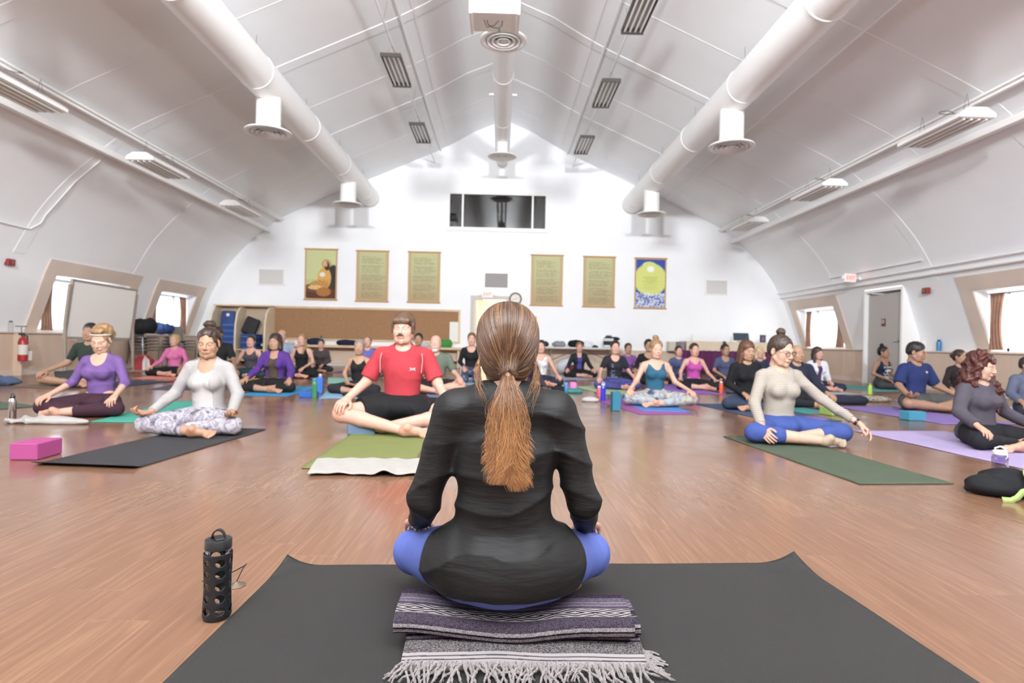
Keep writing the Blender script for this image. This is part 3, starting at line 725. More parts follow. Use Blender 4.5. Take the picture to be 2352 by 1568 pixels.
def hair_mat(c):
    if c in HAIRM: return HAIRM[c]
    m = mat('hair_%s' % c, c, rough=.42, vary=.42, vscale=60, stretch=(1.6, 1.6, .12), bump=.5, bscale=130, spec=.4); HAIRM[c] = m; return m
def head_matrix(pos, yaw=0, pitch=0, roll=0):
    return Matrix.Translation(pos) @ Euler((pitch, roll, yaw), 'XYZ').to_matrix().to_4x4()
def tf(V, M): R = np.array(M.to_3x3()); return (V@R.T+np.array(M.translation)).astype(np.float32)

def make_hair(style, h, near, male=False):
    key = ('hair', style, h)
    if key in _cache: return _cache[key]
    face = ell((0, -.112, -.030), (.076, .085, .128), .006, 's'); ears = [ell((s*.088, -.012, -.022), (.022, .032, .036), .006, 's') for s in (-1, 1)]
    capp = [ell((0, .020, .042), (.082, .101, .089), .02), ell((0, .05, -.005), (.072, .068, .07), .03)]
    cut = [halfspace((0, 0, -1), .070, (-.2, -.2, -.3), (.2, .3, -.05))]; D = strands(.0022 if near else .0035, 46 if near else 22); ex = []
    W = lambda *p: [q for q in p]
    if style in ('bun', 'topbun'):
        ex = [ell((0, .045, .148), (.036, .036, .032), .008), ell((.02, .06, .135), (.03, .03, .03), .01)] if style == 'topbun' else [ell((0, .125, .02), (.04, .032, .04), .01)]
        L = capp+[face]+ears+cut+ex
    elif style == 'updo':
        L = capp+[face]+ears+cut+[ell((0, .06, .075), (.092, .085, .075), .02), ell((.02, .10, .03), (.07, .06, .07), .02), ell((0, -.03, .11), (.06, .05, .03), .02)]; D = curls(.005, 70)
    elif style == 'messybun':
        L = capp+[face]+ears+cut+[ell((.0, .05, .145), (.045, .042, .035), .012), ell((.05, .05, .02), (.04, .05, .06), .02), ell((-.05, .05, .02), (.04, .05, .06), .02)]; D = curls(.0045, 80)
    elif style == 'pony': L = capp+[face]+ears+cut+[cap((0, .11, .03), (.0, .13, -.12), .03, .018, .02)]
    elif style == 'sidepony': L = capp+[face]+ears+cut+[cap((.05, .06, -.05), (.075, -.06, -.16), .028, .028, .02), cap((.075, -.06, -.16), (.06, -.085, -.27), .028, .012, .02)]
    elif style in ('bob', 'long', 'wavy'):
        z1 = {'bob': -.10, 'long': -.17, 'wavy': -.12}[style]
        L = [ell((0, .020, .045), (.088, .105, .090), .02), ell((0, .05, -.03), (.085, .07, .09), .03)]
        for s in (-1, 1): L += [cap((s*.068, .0, .0), (s*.082, -.012, z1), .026, .028 if style != 'wavy' else .04, .02), cap((s*.05, .06, -.02), (s*.06, .05, z1-.03), .04, .035, .02)]
        L += [ell((0, -.112, -.04), (.062, .085, .105), .008, 's'), cap((0, -.02, -.1), (0, -.01, -.3), .05, .05, .01, 's')]
        if style == 'wavy': D = curls(.006, 70)
    elif style == 'curly':
        L = [ell((0, .025, .05), (.094, .108, .090), .02), ell((0, .06, -.03), (.10, .08, .10), .03)]
        for s in (-1, 1): L += [cap((s*.075, .01, .0), (s*.10, .0, -.16), .04, .05, .02)]
        L += [cap((.085, -.02, -.05), (.125, -.13, -.20), .042, .048, .02), cap((.125, -.13, -.20), (.10, -.19, -.36), .048, .028, .02), cap((-.09, .04, -.08), (-.11, .05, -.20), .05, .035, .02), cap((0, .07, -.1), (0, .09, -.24), .08, .05, .02),
              ell((0, -.112, -.04), (.060, .085, .100), .008, 's')]; D = curls(.0085, 85)
    elif style == 'man':
        L = capp+[ell((0, -.115, -.040), (.076, .085, .122), .006, 's')]+ears+[halfspace((0, 0, -1), .045, (-.2, -.2, -.3), (.2, .3, -.03))]
    elif style == 'fringe':
        L = [ell((0, .020, .046), (.086, .104, .090), .02), ell((0, .05, 0), (.077, .07, .07), .03), ell((0, -.115, -.05), (.070, .085, .094), .006, 's'), cap((-.045, -.062, .062), (.045, -.062, .062), .026, k=.02), cap((-.075, -.02, .03), (-.078, -.01, -.02), .016, k=.01), cap((.075, -.02, .03), (.078, -.01, -.02), .016, k=.01)]+[halfspace((0, 0, -1), .055, (-.2, -.2, -.3), (.2, .3, -.04))]
        D = strands(.0022, 34, 1)
    elif style == 'rim':
        L = [ell((0, .026, .022), (.0795, .094, .075), .02), ell((0, .05, -.01), (.069, .064, .06), .03), ell((0, -.125, .02), (.09, .12, .14), .006, 's'), ell((0, .0, .12), (.066, .085, .07), .006, 's')]+ears+[halfspace((0, 0, -1), .05, (-.2, -.2, -.3), (.2, .3, -.04))]
    else: L = capp+[face]+ears+cut
    _cache[key] = mesh_prims(L, h, D); return _cache[key]

def person(label, atpx, ytop, front, **o):
    """at: pixel column of the head, top: pixel row of the top of the head, front: pixel row where the front of the legs meets the floor"""
    male = o.get('male', False); seat = o.get('seat', 0.0); px = atpx
    g = G(px, front); Yh = g.y+.43
    if 'Y' in o: Yh = o['Y']
    hp = P(px, ytop, Yh); sc = np.clip((hp.z-o.get('lift', 0))/(.836+seat+o.get('hairtop', .0)), .78, 1.16)
    rz = o.get('rz', 0.0)
    root = empty('person', (hp.x+o.get('dx', 0), Yh, 0), rz, label, 'person', o.get('group')); root.scale = (sc, sc, sc)
    near = Yh < 6.2; mid = Yh < 8.5
    hB, hC, hH, hF = (.007, .005, .0030, .0028) if o.get('hero') else (.011, .0085, .0034, .0034) if near else ((.018, .014, .0060, .0065) if mid else (.024, .019, .0085, .0095))
    fat = o.get('fat', 0.0); shw = (.178 if male else .152)+.008*fat; shr = .055 if male else .046; shz = .525+o.get('shup', 0)
    S = seat; b = 1+.12*fat
    skin = lin(o.get('skin_c') or SKIN[o.get('skin', 'light')])
    lean = o.get('lean', 0.0)
    def T(x, y, z): return (x, y-lean*max(z-.15, 0), z+S)
    # torso
    hw = o.get('hipw', 1.0)
    def torso(g=0.0, bust=True):
        L = [ell(T(0, .025, .105), ((.158 if not male else .155)*b*hw+g, .125*b+g, .105+g), .04), ell(T(0, .012, .25), (.112*o.get('waist', 1)*b*(1.14 if male else 1)+g, .088*b+g, .13+g), .05),
             ell(T(0, .005, .40), (.132*b*(1.1 if male else 1)+g, .094*b+g, .135+g), .05), cap(T(-shw*.80, .012, shz-.015), T(shw*.80, .012, shz-.015), shr+g*.8, k=.05)]
        if not male and bust:
            q = o.get('bust', 1.0)
            for s in (-1, 1): L.append(ell(T(s*.062, -.078, .395), (.052*q+g, .045*q+g, .050*q+g), .035))
        if o.get('belly'): L.append(ell(T(0, -.05, .22), (.13+g, .10+g, .12+g), .05))
        return L
    neck = [cap(T(-.05, .018, shz+.01), T(.05, .018, shz+.01), .045, k=.05), cap(T(0, .018, .52), T(0, .004, .66), .052 if male else .043, .050 if male else .042, .035)]
    # limbs
    kx, ky, kz = o.get('knee', (.335, -.29, .085)); kz += .35*S
    legs = {}
    cross = o.get('cross', 1)
    for s in (-1, 1):
        hip = T(s*.092*(hw*1.15 if hw > 1 else 1), -.01, .105); kn = (s*kx, ky, kz)
        frontal = (s*cross < 0)
        an = (-s*.085, -.425, .055) if frontal else (-s*.075, -.285, .055)
        legs[s] = (hip, kn, an, frontal)
    kneel = o.get('kneel', False)
    if kneel:
        for s in (-1, 1): legs[s] = (T(s*.085, -.01, .12), (s*.11, -.40, .075), (s*.09, .0, .04), False)
    lr = 1+.1*fat; rt, rk, rc, ra = .088*lr*b*o.get('thigh', 1), .060*lr, .053*lr, .034
    def leg_prims(s, g=0.0, frac=2.0):
        hip, kn, an, _ = legs[s]; hip, kn, an = map(A3, (hip, kn, an)); L = []
        if frac < 1:
            e = hip+(kn-hip)*frac; L.append(cap(hip, e, rt+g, rt+(rk-rt)*frac+g*1.6, .04, flat=True))
        else:
            L.append(cap(hip, kn, rt+g, rk+g, .04)); f = frac-1
            if f > 0:
                m_ = kn+(an-kn)*.33; 
                if f <= .34: L.append(cap(kn, kn+(an-kn)*f, rk+g, rc+g, .03, flat=True))
                else:
                    L.append(cap(kn, m_, rk+g, rc+g, .03)); e = kn+(an-kn)*f; L.append(cap(m_, e, rc+g, rc+(ra-rc)*(f-.33)/.67+g, .02, flat=f < 1))
        return L
    arms = o.get('arms', 'knee'); A = {}; hs = .93 if not male else 1.05
    for s in (-1, 1):
        sh = T(s*shw, .015, shz-.02)
        a = arms if isinstance(arms, str) else arms[s]
        if a == 'knee': el, wr, fd, up, hk = (s*(shw+.095), -.02, .30+S), (s*(kx-.035), ky+.045, kz+.112), (s*.25, -.9, -.33), (0, -.35, 1), 'rest'
        elif a == 'mudra': el, wr, fd, up, hk = (s*(shw+.10), -.02, .30+S), (s*(kx-.02), ky+.02, kz+.085), (s*.3, -.95, .0), (0, 0, -1), 'mudra'
        elif a == 'lap': el, wr, fd, up, hk = (s*(shw+.075), .0, .29+S), (s*.095, -.225, .15+S*.6), (-s*.9, -.35, -.1), (0, 0, -1), 'flat'
        elif a == 'thigh': el, wr, fd, up, hk = (s*(shw+.06), .02, .29+S), (s*.115, -.23, .19+S), (-s*.1, -.95, -.25), (0, -.2, 1), 'rest'
        elif a == 'wide': el, wr, fd, up, hk = (s*(shw+.16), -.06, .33+S), (s*(kx+.12), ky-.02, kz+.14), (s*.55, -.6, -.55), (0, .5, .7), 'mudra'
        else: el, wr, fd, up, hk = a
        A[s] = (sh, el, wr, fd, up, hk)
    ru, re, rw = (.050, .040, .029) if male else (.041*b, .034*b, .024)
    def arm_prims(s, g=0.0, frac=1.0, flare=0.0, from0=True):
        sh, el, wr = map(A3, A[s][:3]); L = []
        if frac < .5:
            e = sh+(el-sh)*frac*2; L.append(cap(sh, e, ru+g, ru+(re-ru)*frac*2+g+flare, .03, flat=True))
        else:
            L.append(cap(sh, el, ru+g, re+g, .03)); f = (frac-.5)*2
            if f > 0:
                e = el+(wr-el)*f; L.append(cap(el, e, re+g, re+(rw-re)*f+g+flare*.5, .012, flat=True))
        return L
    # ---- body: one continuous skin surface
    prims = torso()+neck
    for s in (-1, 1):
        prims += leg_prims(s)
        sh, el, wr = map(A3, A[s][:3]); prims += [cap(sh, el, ru, re, .03), cap(el, wr, re, rw, .02)]
    parts = [mesh_prims(prims, hB)]
    cols = [np.tile(skin, (len(parts[0][0]), 1))]
    hm = head_matrix(T(0, -.008, .716), math.radians(o.get('yaw', 0)), math.radians(o.get('pitch', 0)), math.radians(o.get('tilt', 0)))
    Vh, Qh, mk = head_tpl(male, hH, fat)
    hc = lin(o.get('hair_c', '3a2a20')); c = np.tile(skin, (len(Vh), 1))
    lipc = skin*np.array([.78, .50, .50], np.float32) if not male else skin*np.array([.80, .60, .58], np.float32)
    c = c*(1-mk[:, 3:4]*.35)+skin*np.array([1.0, .66, .62], np.float32)*mk[:, 3:4]*.35
    c = c*(1-mk[:, 4:5]*.22)+skin*np.array([.62, .45, .42], np.float32)*mk[:, 4:5]*.22
    for i, q in ((0, lipc), (1, hc*.7+skin*.1), (2, np.array([.03, .02, .015], np.float32))):
        w = mk[:, i:i+1]*(.85 if i else .75); c = c*(1-w)+q*w
    parts.append((tf(Vh, hm), Qh)); cols.append(c)
    for s in (-1, 1):
        sh, el, wr, fd, up, hk = A[s]; T_ = hand_tpl(hk, hF)
        f = A3(fd)/np.linalg.norm(fd); R = basis(fd, up, mirror=s)
        pts = place(T_, R, A3(wr)+f*.012, hs, -s if False else (1 if np.linalg.det(R) > 0 else -1)); parts.append(pts); cols.append(np.tile(skin*np.array([1, .93, .9], np.float32), (len(pts[0]), 1)))
        hip, kn, an, frontal = legs[s]; d = A3(an)-A3(kn); d[2] = 0; d /= np.linalg.norm(d)
        if kneel: fdv, upv, off = (0, 1, -.1), (0, 0, -1), A3((0, .03, 0))
        else:
            fdv = tuple(d+A3((0, .22 if frontal else .1, 0))); upv = (0, -.75, .8); off = d*.025
        R = basis(fdv, upv, mirror=s); ft = place(foot_tpl(hF if near else hH), R, A3(an)+off-A3((0, 0, .012)), .98 if male else .90, 1 if np.linalg.det(R) > 0 else -1)
        if 'sock' in o: pass
        parts.append(ft); cols.append(np.tile(lin(o['sock']) if 'sock' in o else skin*np.array([1, .88, .82], np.float32), (len(ft[0]), 1)))
    V = np.concatenate([p[0] for p in parts]); n = 0; Q = []
    for p in parts: Q.append(p[1]+n); n += len(p[0])
    V[:, 2] = np.maximum(V[:, 2], .008)
    npmesh('body', V, np.concatenate(Q), M_skin, root, np.concatenate(cols))
    # ---- trousers, leggings or shorts
    lg = o.get('legs', ('2b2b30', 2.0)); g = o.get('legloose', .006)
    L = [ell(T(0, .025, .105), ((.158 if not male else .155)*b*hw+g, .125*b+g, .105+g), .04)]
    for s in (-1, 1): L += leg_prims(s, g, lg[1])
    L.append(ell(T(0, -.085, .115), (.115, .105, .078), .05))
    L.append(halfspace((0, 0, 1), .212+S+(.05 if o.get('hero') else 0), (-.3, -.3, .15+S), (.3, .3, .4+S)))
    Vc, Qc = mesh_prims(L, hC, folds(.003 if g < .01 else .006, 45, px*.1, (.4, .5, .6))); Vc[:, 2] = np.maximum(Vc[:, 2], .004)
    npmesh('shorts' if lg[1] < 1.1 else 'leggings', Vc, Qc, lg[0] if not isinstance(lg[0], str) else fabric(lg[0]), root)
    # ---- top
    def garment(name, color, slv, g, neckc, zh, fold=.004, front=None, tank=False, flare=0.0, m=None, ff=38):
        L = torso(g)+([cap(T(-.045, .018, shz+.008), T(.045, .018, shz+.008), .045+g, k=.05), cap(T(0, .02, .50), T(0, .012, .575), (.055 if male else .046)+g, (.052 if male else .046)+g, .03)] if not tank else [])
        if tank: L = torso(g)
        L.append(halfspace((0, 0, -1), -(zh+S), (-.35, -.35, -.1+S), (.35, .35, zh+.03+S)))
        if o.get('hipcover'):
            for s in (-1, 1): hp_, kn_ = A3(legs[s][0]), A3(legs[s][1]); L.insert(0, cap(hp_, hp_+(kn_-hp_)*.04, rt+g+.004, rt+g+.003, .04))
        for s in (-1, 1):
            if slv > 0: L += arm_prims(s, g, slv, flare)
            else:
                L += [ell(T(s*(shw+.020), .01, shz-.01), (.062, .14, .095), .01, 's')] if tank else []
        for q in neckc: L.append(q)
        if front is not None:
            w0, w1, z0 = front   # an open front: half width at hem / at chest
            def fn(X, Y, Z): 
                w = w0+(w1-w0)*np.clip((Z-S-.1)/.4, 0, 1); return np.maximum(np.abs(X)-w, Y+.02)+0*Z
            L.append(dict(op='s', k=.004, fn=fn, bb=(A3((-.2, -.35, z0+S)), A3((.2, -.0, .66+S)))))
        Vt, Qt = mesh_prims(L, hC, folds(fold, ff, px*.37, (.15, .3, 1)))
        return npmesh(name, Vt, Qt, m or fabric(color), root)
    N = {'crew': [ell(T(0, -.035, .595), (.068, .085, .055), .006, 's')], 'scoop': [ell(T(0, -.075, .575), (.082, .11, .105), .006, 's')], 'wide': [ell(T(0, -.03, .60), (.108, .10, .085), .006, 's')],
         'vee': [cap(T(0, -.09, .60), T(0, -.12, .46), .055, .012, .006, 's'), ell(T(0, -.035, .595), (.07, .085, .055), .006, 's')], 'tank': [ell(T(0, -.085, .575), (.072, .12, .125), .006, 's'), ell(T(0, .0, .60), (.078, .15, .085), .006, 's')], 'none': [], 'high': [ell(T(0, -.035, .625), (.074, .085, .040), .006, 's')]}
    if 'inner' in o:
        garment('shirt', o['inner'][0], 0, .006, N[o['inner'][1]], .10, .002, tank=True)
    tp = o.get('top', dict(c='333338', slv=.3, neck='crew'))
    if tp:
        garment(tp.get('name', 'shirt'), tp['c'], tp.get('slv', .3), tp.get('g', .009), N[tp.get('neck', 'crew')], tp.get('hem', .14), tp.get('fold', .004), tp.get('front'), tp.get('tank', False), tp.get('flare', 0), tp.get('m'), tp.get('ff', 38))
    # ---- hair and beard
    st = o.get('hair', 'bun')
    if st:
        Vq, Qq = make_hair(st, .005 if near else (.008 if mid else .011), near, male)
        if o.get('hairflip'): Vq = Vq*np.array([-1, 1, 1], np.float32); Qq = Qq[:, ::-1]
        npmesh('hair', tf(Vq, hm), Qq, hair_mat(o.get('hair_c', '3a2a20')), root)
    if o.get('beard'):
        bh = .004 if near else .007
        if o['beard'][1] == 'moustache': L = [cap((-.024, -.1, -.052), (0, -.108, -.046), .005, .008, .004), cap((.024, -.1, -.052), (0, -.108, -.046), .005, .008, .004)]; nm = 'moustache'
        else: L = [ell((0, -.068, -.098), (.042, .04, .032), .01), cap((-.045, -.045, -.075), (-.064, -.01, -.03), .018, .012, .01), cap((.045, -.045, -.075), (.064, -.01, -.03), .018, .012, .01), cap((-.025, -.1, -.05), (.025, -.1, -.05), .008, k=.006), ell((0, -.11, -.062), (.02, .02, .007), .004, 's')]; nm = 'beard'
        Vq, Qq = mesh_prims(L, bh, curls(.001, 200)); npmesh(nm, tf(Vq, hm), Qq, hair_mat(o['beard'][0]), root)
    root['hm'] = 0; del root['hm']
    return dict(root=root, hm=hm, A=A, legs=legs, S=S, sc=sc, T=T)
# ---------------------------------------------------------------- special cloths
def pattern_mat(name, cols, scale=14, dist=2.0, rough=.8):
    if name in _mats: return _mats[name]
    m = bpy.data.materials.new(name); m.use_nodes = True; nt = m.node_tree; b = nt.nodes['Principled BSDF']; b.inputs['Roughness'].default_value = rough
    tc = nt.nodes.new('ShaderNodeTexCoord'); n = nt.nodes.new('ShaderNodeTexNoise'); n.inputs['Scale'].default_value = scale; n.inputs['Distortion'].default_value = dist; n.inputs['Detail'].default_value = 2
    nt.links.new(tc.outputs['Object'], n.inputs['Vector']); cr = nt.nodes.new('ShaderNodeValToRGB'); e = cr.color_ramp.elements
    k = len(cols); e[0].position = .34; e[0].color = srgb(cols[0]); e[1].position = .66; e[1].color = srgb(cols[-1])
    for i in range(1, k-1): q = e.new(.34+.32*i/(k-1)); q.color = srgb(cols[i])
    nt.links.new(n.outputs[0], cr.inputs[0]); nt.links.new(cr.outputs[0], b.inputs['Base Color']); _mats[name] = m; return m
def stripe_mat(name, c1, c2, per, duty=.5):
    m = bpy.data.materials.new(name); m.use_nodes = True; nt = m.node_tree; b = nt.nodes['Principled BSDF']; b.inputs['Roughness'].default_value = .85
    tc = nt.nodes.new('ShaderNodeTexCoord'); sp = nt.nodes.new('ShaderNodeSeparateXYZ'); nt.links.new(tc.outputs['Object'], sp.inputs[0])
    a = nt.nodes.new('ShaderNodeMath'); a.operation = 'DIVIDE'; a.inputs[1].default_value = per; nt.links.new(sp.outputs[2], a.inputs[0])
    f = nt.nodes.new('ShaderNodeMath'); f.operation = 'FRACT'; nt.links.new(a.outputs[0], f.inputs[0])
    g = nt.nodes.new('ShaderNodeMath'); g.operation = 'LESS_THAN'; g.inputs[1].default_value = duty; nt.links.new(f.outputs[0], g.inputs[0])
    mx = nt.nodes.new('ShaderNodeMix'); mx.data_type = 'RGBA'; mx.inputs[6].default_value = srgb(c1); mx.inputs[7].default_value = srgb(c2)
    nt.links.new(g.outputs[0], mx.inputs[0]); nt.links.new(mx.outputs[2], b.inputs['Base Color']); return m
def stick_text(txt, size, target, x, z, m, name='print', parent=None, thick=.0015, yaw=0, S=0, spacing=1.0, align='CENTER'):
    """flat lettering laid on the front of a garment (root-local x, z)"""
    cu = bpy.data.curves.new('txt', 'FONT'); cu.body = txt; cu.size = size; cu.align_x = align; cu.resolution_u = 2; cu.space_line = spacing
    ob = bpy.data.objects.new('txt', cu); COL.objects.link(ob); bpy.context.view_layer.update()
    dg = bpy.context.evaluated_depsgraph_get(); me = bpy.data.meshes.new_from_object(ob.evaluated_get(dg)); bpy.data.objects.remove(ob)
    tm = target.data; bv = BVHTree.FromPolygons([v.co for v in tm.vertices], [p.vertices for p in tm.polygons])
    bm = bmesh.new(); bm.from_mesh(me); bmesh.ops.subdivide_edges(bm, edges=[e for e in bm.edges if e.calc_length() > .03], cuts=1)
    for v in bm.verts:
        p = Vector((x+v.co.x, -.6, z+v.co.y)); hit = bv.ray_cast(p, Vector((0, 1, 0)))
        v.co = Vector((p.x, (hit[0].y if hit[0] else -.12)-thick, p.z))
    bm.to_mesh(me); bm.free(); me.materials.clear(); me.materials.append(m)
    o = bpy.data.objects.new(name, me); COL.objects.link(o); o.parent = parent; return o
def stick_shapes(shapes, target, x, z, m, name, parent, thick=.002):
    """flat printed shapes (triangle fans round a centre, or ribbons) laid on the front of a garment"""
    bv = BVHTree.FromPolygons([v.co for v in target.data.vertices], [p.vertices for p in target.data.polygons]); V, Fc = [], []
    for pts in shapes:
        n = len(V); V += [(x+a, 0, z+b) for a, b in pts]
        k = len(pts)//2; Fc += [(n+2*i, n+2*i+1, n+2*i+3, n+2*i+2) for i in range(k-1)]
    P_ = []
    for a, _, b in V:
        h_ = bv.ray_cast(Vector((a, -.6, b)), Vector((0, 1, 0))); P_.append((a, (h_[0].y if h_[0] else -.12)-thick, b))
    return npmesh(name, P_, Fc, m, parent, smooth=False)
def ribbon(pts, w):
    out = []
    for i, (a, b) in enumerate(pts):
        a0, b0 = pts[max(i-1, 0)]; a1, b1 = pts[min(i+1, len(pts)-1)]; dx, dz = a1-a0, b1-b0; L = math.hypot(dx, dz) or 1; out += [(a-dz/L*w/2, b+dx/L*w/2), (a+dz/L*w/2, b-dx/L*w/2)]
    return out
def blob2(cx, cz, rx, rz, n=9):
    return [q for t in np.linspace(-1, 1, n) for q in ((cx-rx*math.sqrt(max(0, 1-t*t)), cz+rz*t), (cx+rx*math.sqrt(max(0, 1-t*t)), cz+rz*t))]
def arc_logo(r=.02, w=.006):
    return [ribbon([(-r+2*r*t, s_*(.012-.018*math.sin(PI*t))) for t in np.linspace(0, 1, 9)], w) for s_ in (1, -1)]
def child(p, nm): return next(c for c in p['root'].children if c.name.split('.')[0] == nm)
W_ink = mat('white_ink', 'e6e6e6', .7)
# ---------------------------------------------------------------- the teacher, seen from behind
BL = .105                                        # top of the folded blanket
YT = 1.61
hp = P(1168, 699, YT); sc0 = 1
teacher = person('person seen from behind in black long-sleeved top and blue leggings, seated on striped blanket', 1168, 699, 1300, Y=YT, hero=True, rz=PI, seat=.108, hair=None, hair_c='5a4030', skin='light',
                 legs=(fabric('4d63c4', .7, .15), 1.95), legloose=.007, knee=(.285, -.28, .10), hipw=1.13, waist=1.10, hipcover=True, thigh=1.10, shup=.028,
                 top=dict(c='1b1a19', slv=.97, neck='high', g=.014, hem=.040, fold=.0050, ff=60, m=mat('black_jersey', '121110', .6, bump=.9, bscale=9, spec=.3, stretch=(1, 1, 5))),
                 arms={-1: ((-.226, .0, .385), (-.262, -.215, .262), (-.3, -.9, -.38), (0, -.3, 1), 'rest'), 1: ((.226, .0, .385), (.262, -.215, .262), (.3, -.9, -.38), (0, -.3, 1), 'rest')},
                 yaw=0, pitch=6, bust=.9)
TR = teacher['root']; HM = teacher['hm']
# blue undershirt showing at the neck
Vt, Qt = mesh_prims([cap(teacher['T'](0, .02, .50), teacher['T'](0, .012, .592), .064, .056, .03), cap(teacher['T'](-.10, .012, .515), teacher['T'](.10, .012, .515), .048, k=.04), ell(teacher['T'](0, -.02, .645), (.072, .09, .06), .006, 's'), halfspace((0, 0, -1), -.58, (-.3, -.3, .3), (.3, .3, .6))], .005)
npmesh('undershirt', Vt, Qt, fabric('4d63c4', .7, .15), TR)
# hair: an underlayer plus thousands of strands gathered to a tie
def tup(V): return V
und, Qu = mesh_prims([ell((0, .022, .040), (.083, .100, .0855), .02), ell((0, .062, -.015), (.056, .046, .055), .03), cap((0, .095, -.055), (0, .130, -.090), .018, .010, .02), ell((0, .045, -.060), (.054, .036, .050), .02),
                      ell((0, -.115, -.035), (.078, .085, .10), .006, 's'), halfspace((0, 0, -1), .105, (-.2, -.2, -.3), (.2, .3, -.08))], .0035, strands(.0012, 70))
hair = npmesh('hair', tf(und, HM), Qu, hair_mat('4d3526'), TR)
rng = np.random.default_rng(3)
TIE = np.array([0, .137, -.092])
def tubes(paths, rad, cols, name, m, parent, nside=3):
    n, k, _ = paths.shape
    t = np.gradient(paths, axis=1); t /= np.linalg.norm(t, axis=2, keepdims=True)+1e-9
    ref = np.array([.31, .22, .93]); a = np.cross(t, ref); a /= np.linalg.norm(a, axis=2, keepdims=True)+1e-9; b = np.cross(t, a)
    taper = np.ones(k); taper[-2:] = (.7, .25); V = []
    for q in range(nside):
        g = 2*PI*q/nside; V.append(paths+(a*math.cos(g)+b*math.sin(g))*(rad[:, None, None]*taper[None, :, None]))
    V = np.stack(V, 2).reshape(-1, 3); base = np.arange(n)[:, None, None]*k*nside+np.arange(k-1)[None, :, None]*nside; s_ = np.arange(nside)[None, None, :]; s2 = (s_+1) % nside
    Q = np.stack([base+s_, base+s2, base+nside+s2, base+nside+s_], -1).reshape(-1, 4)
    C = np.repeat(cols.reshape(n*k, 3), nside, 0)
    return npmesh(name, V, Q, m, parent, C)
M_strand = mat('hair_strands', rough=.34, attr=True, spec=.5)
nS = 6000; K = 16
az = rng.uniform(-PI, PI, nS); el0 = rng.uniform(-1.05, 1.25, nS)
st = np.stack([np.cos(el0)*np.sin(az), -np.cos(el0)*np.cos(az), np.sin(el0)], 1)
ok = ~((st[:, 1] < -.45) & (st[:, 2] < .55)) & (st[:, 2] > -.72-.25*st[:, 1]); st = st[ok]; nS = len(st)
cen = np.array([0, .022, .036]); rx = np.array([.0865, .1035, .0885])
tdir = (TIE-np.array([0, .022, .036]))/rx; tdir /= np.linalg.norm(tdir)
tt = np.linspace(0, 1, K)[None, :, None]; om = np.arccos(np.clip(st@tdir, -1, 1))[:, None, None]
D = (np.sin((1-tt)*om)*st[:, None, :]+np.sin(tt*om)*tdir[None, None, :])/np.sin(om)
D /= np.linalg.norm(D, axis=2, keepdims=True)
low = np.clip(-D[:, :, 2:3]-.05, 0, 1)
pth = cen+D*rx*(1+rng.uniform(-.012, .022, nS)[:, None, None]+.20*low*(1-tt**4))
pth[:, :, 2] += D[:, :, 2]*rx[2]*.62*np.clip(-D[:, :, 2], 0, 1)
pth[:, :, 0] *= 1-.30*np.clip(tt[:, :, 0]-.75, 0, 1)*4*.5
w = np.clip((tt-.80)/.20, 0, 1)**1.5; tz = TIE+np.stack([rng.normal(0, .008, nS), rng.normal(0, .004, nS), rng.normal(0, .006, nS)], 1)[:, None, :]
pth = pth*(1-w)+tz*w
# colour: dark roots on the crown turning to gold towards the tie
dark, mid_, gold = lin('4a3122'), lin('7a5436'), lin('b98a58')
q = np.clip(tt[:, :, 0]*.5+rng.normal(0, .20, nS)[:, None]+.35*np.abs(pth[:, :, 0])/.08*.5, 0, 1)[..., None]
c1 = dark*(1-q)+mid_*q; gsel = (rng.random(nS) < .12)[:, None, None]*(.6); c1 = c1*(1-gsel)+gold*gsel
tubes(np.array([tf(p, HM) for p in pth]), rng.uniform(.0005, .0010, nS), c1, 'strand_layer', M_strand, hair)
# the tail
nT = 3600; K = 18; tt = np.linspace(0, 1, K)[None, :]
ang = rng.uniform(0, 2*PI, nT)[:, None]; rad = np.sqrt(rng.random(nT))[:, None]; L = (.30-.07*(.5+.5*np.sin(np.floor(ang[:, 0]*1.6)*2.7+1))-.06*rad[:, 0]**2*rng.random(nT)-.06*(rng.random(nT) < .3)*rng.random(nT))[:, None]
wid = (.012+.040*np.sin(np.clip(tt*1.15, 0, 1)*PI*.62)**1.3-.020*tt**4)
clump0 = np.floor(rng.random(nT)*7)[:, None]; wave = .012*np.sin(tt*8+clump0*1.7)*tt; clump = np.floor(rng.random(nT)*9)[:, None]
ox = rad*np.cos(ang)*wid+wave*.8+.012*tt**2*np.sin(clump*2.1)+.004*np.sin(clump*3.3+tt*11)*tt
oy = rad*np.sin(ang)*wid*.38
X = TIE[0]+ox-.004*tt; Yy = TIE[1]+.012+oy+.030*np.sin(np.clip(tt*2.2, 0, 1)*PI/2)+.012*tt; Z = TIE[2]+.004-L*tt+.010*np.exp(-tt*14)
curl = np.clip((tt-.86)/.14, 0, 1); X = X+curl*.02*np.sign(np.cos(ang)+.2); Z = Z+curl*.008
pt = np.stack([X, Yy, Z], 2); pt[:, 0] = TIE+np.stack([ox[:, 0]*.8, oy[:, 0]-.01, np.zeros(nT)], 1)
q = np.clip(.25+tt*.75+rng.normal(0, .22, nT)[:, None], 0, 1)[..., None]; q2 = np.clip(q*2-1, 0, 1)
cT = (lin('5f3f29')*(1-q)+lin('9a6a42')*q)*(1-q2)+lin('c08a58')*q2
und2, Qu2 = mesh_prims([cap((0, .135, -.095), (-.002, .155, -.16), .012, .030, .02), cap((-.002, .155, -.16), (-.004, .163, -.27), .032, .026, .02), cap((-.004, .163, -.27), (-.004, .165, -.335), .026, .010, .02)], .003, lambda X, Y, Z: .0028*np.sin(240*X+7*np.sin(18*Z)+40*Y))
und2[:, 1] = .148+(und2[:, 1]-.148)*.5
npmesh('tail_core', tf(und2, HM), Qu2, hair_mat('7d5637'), hair)
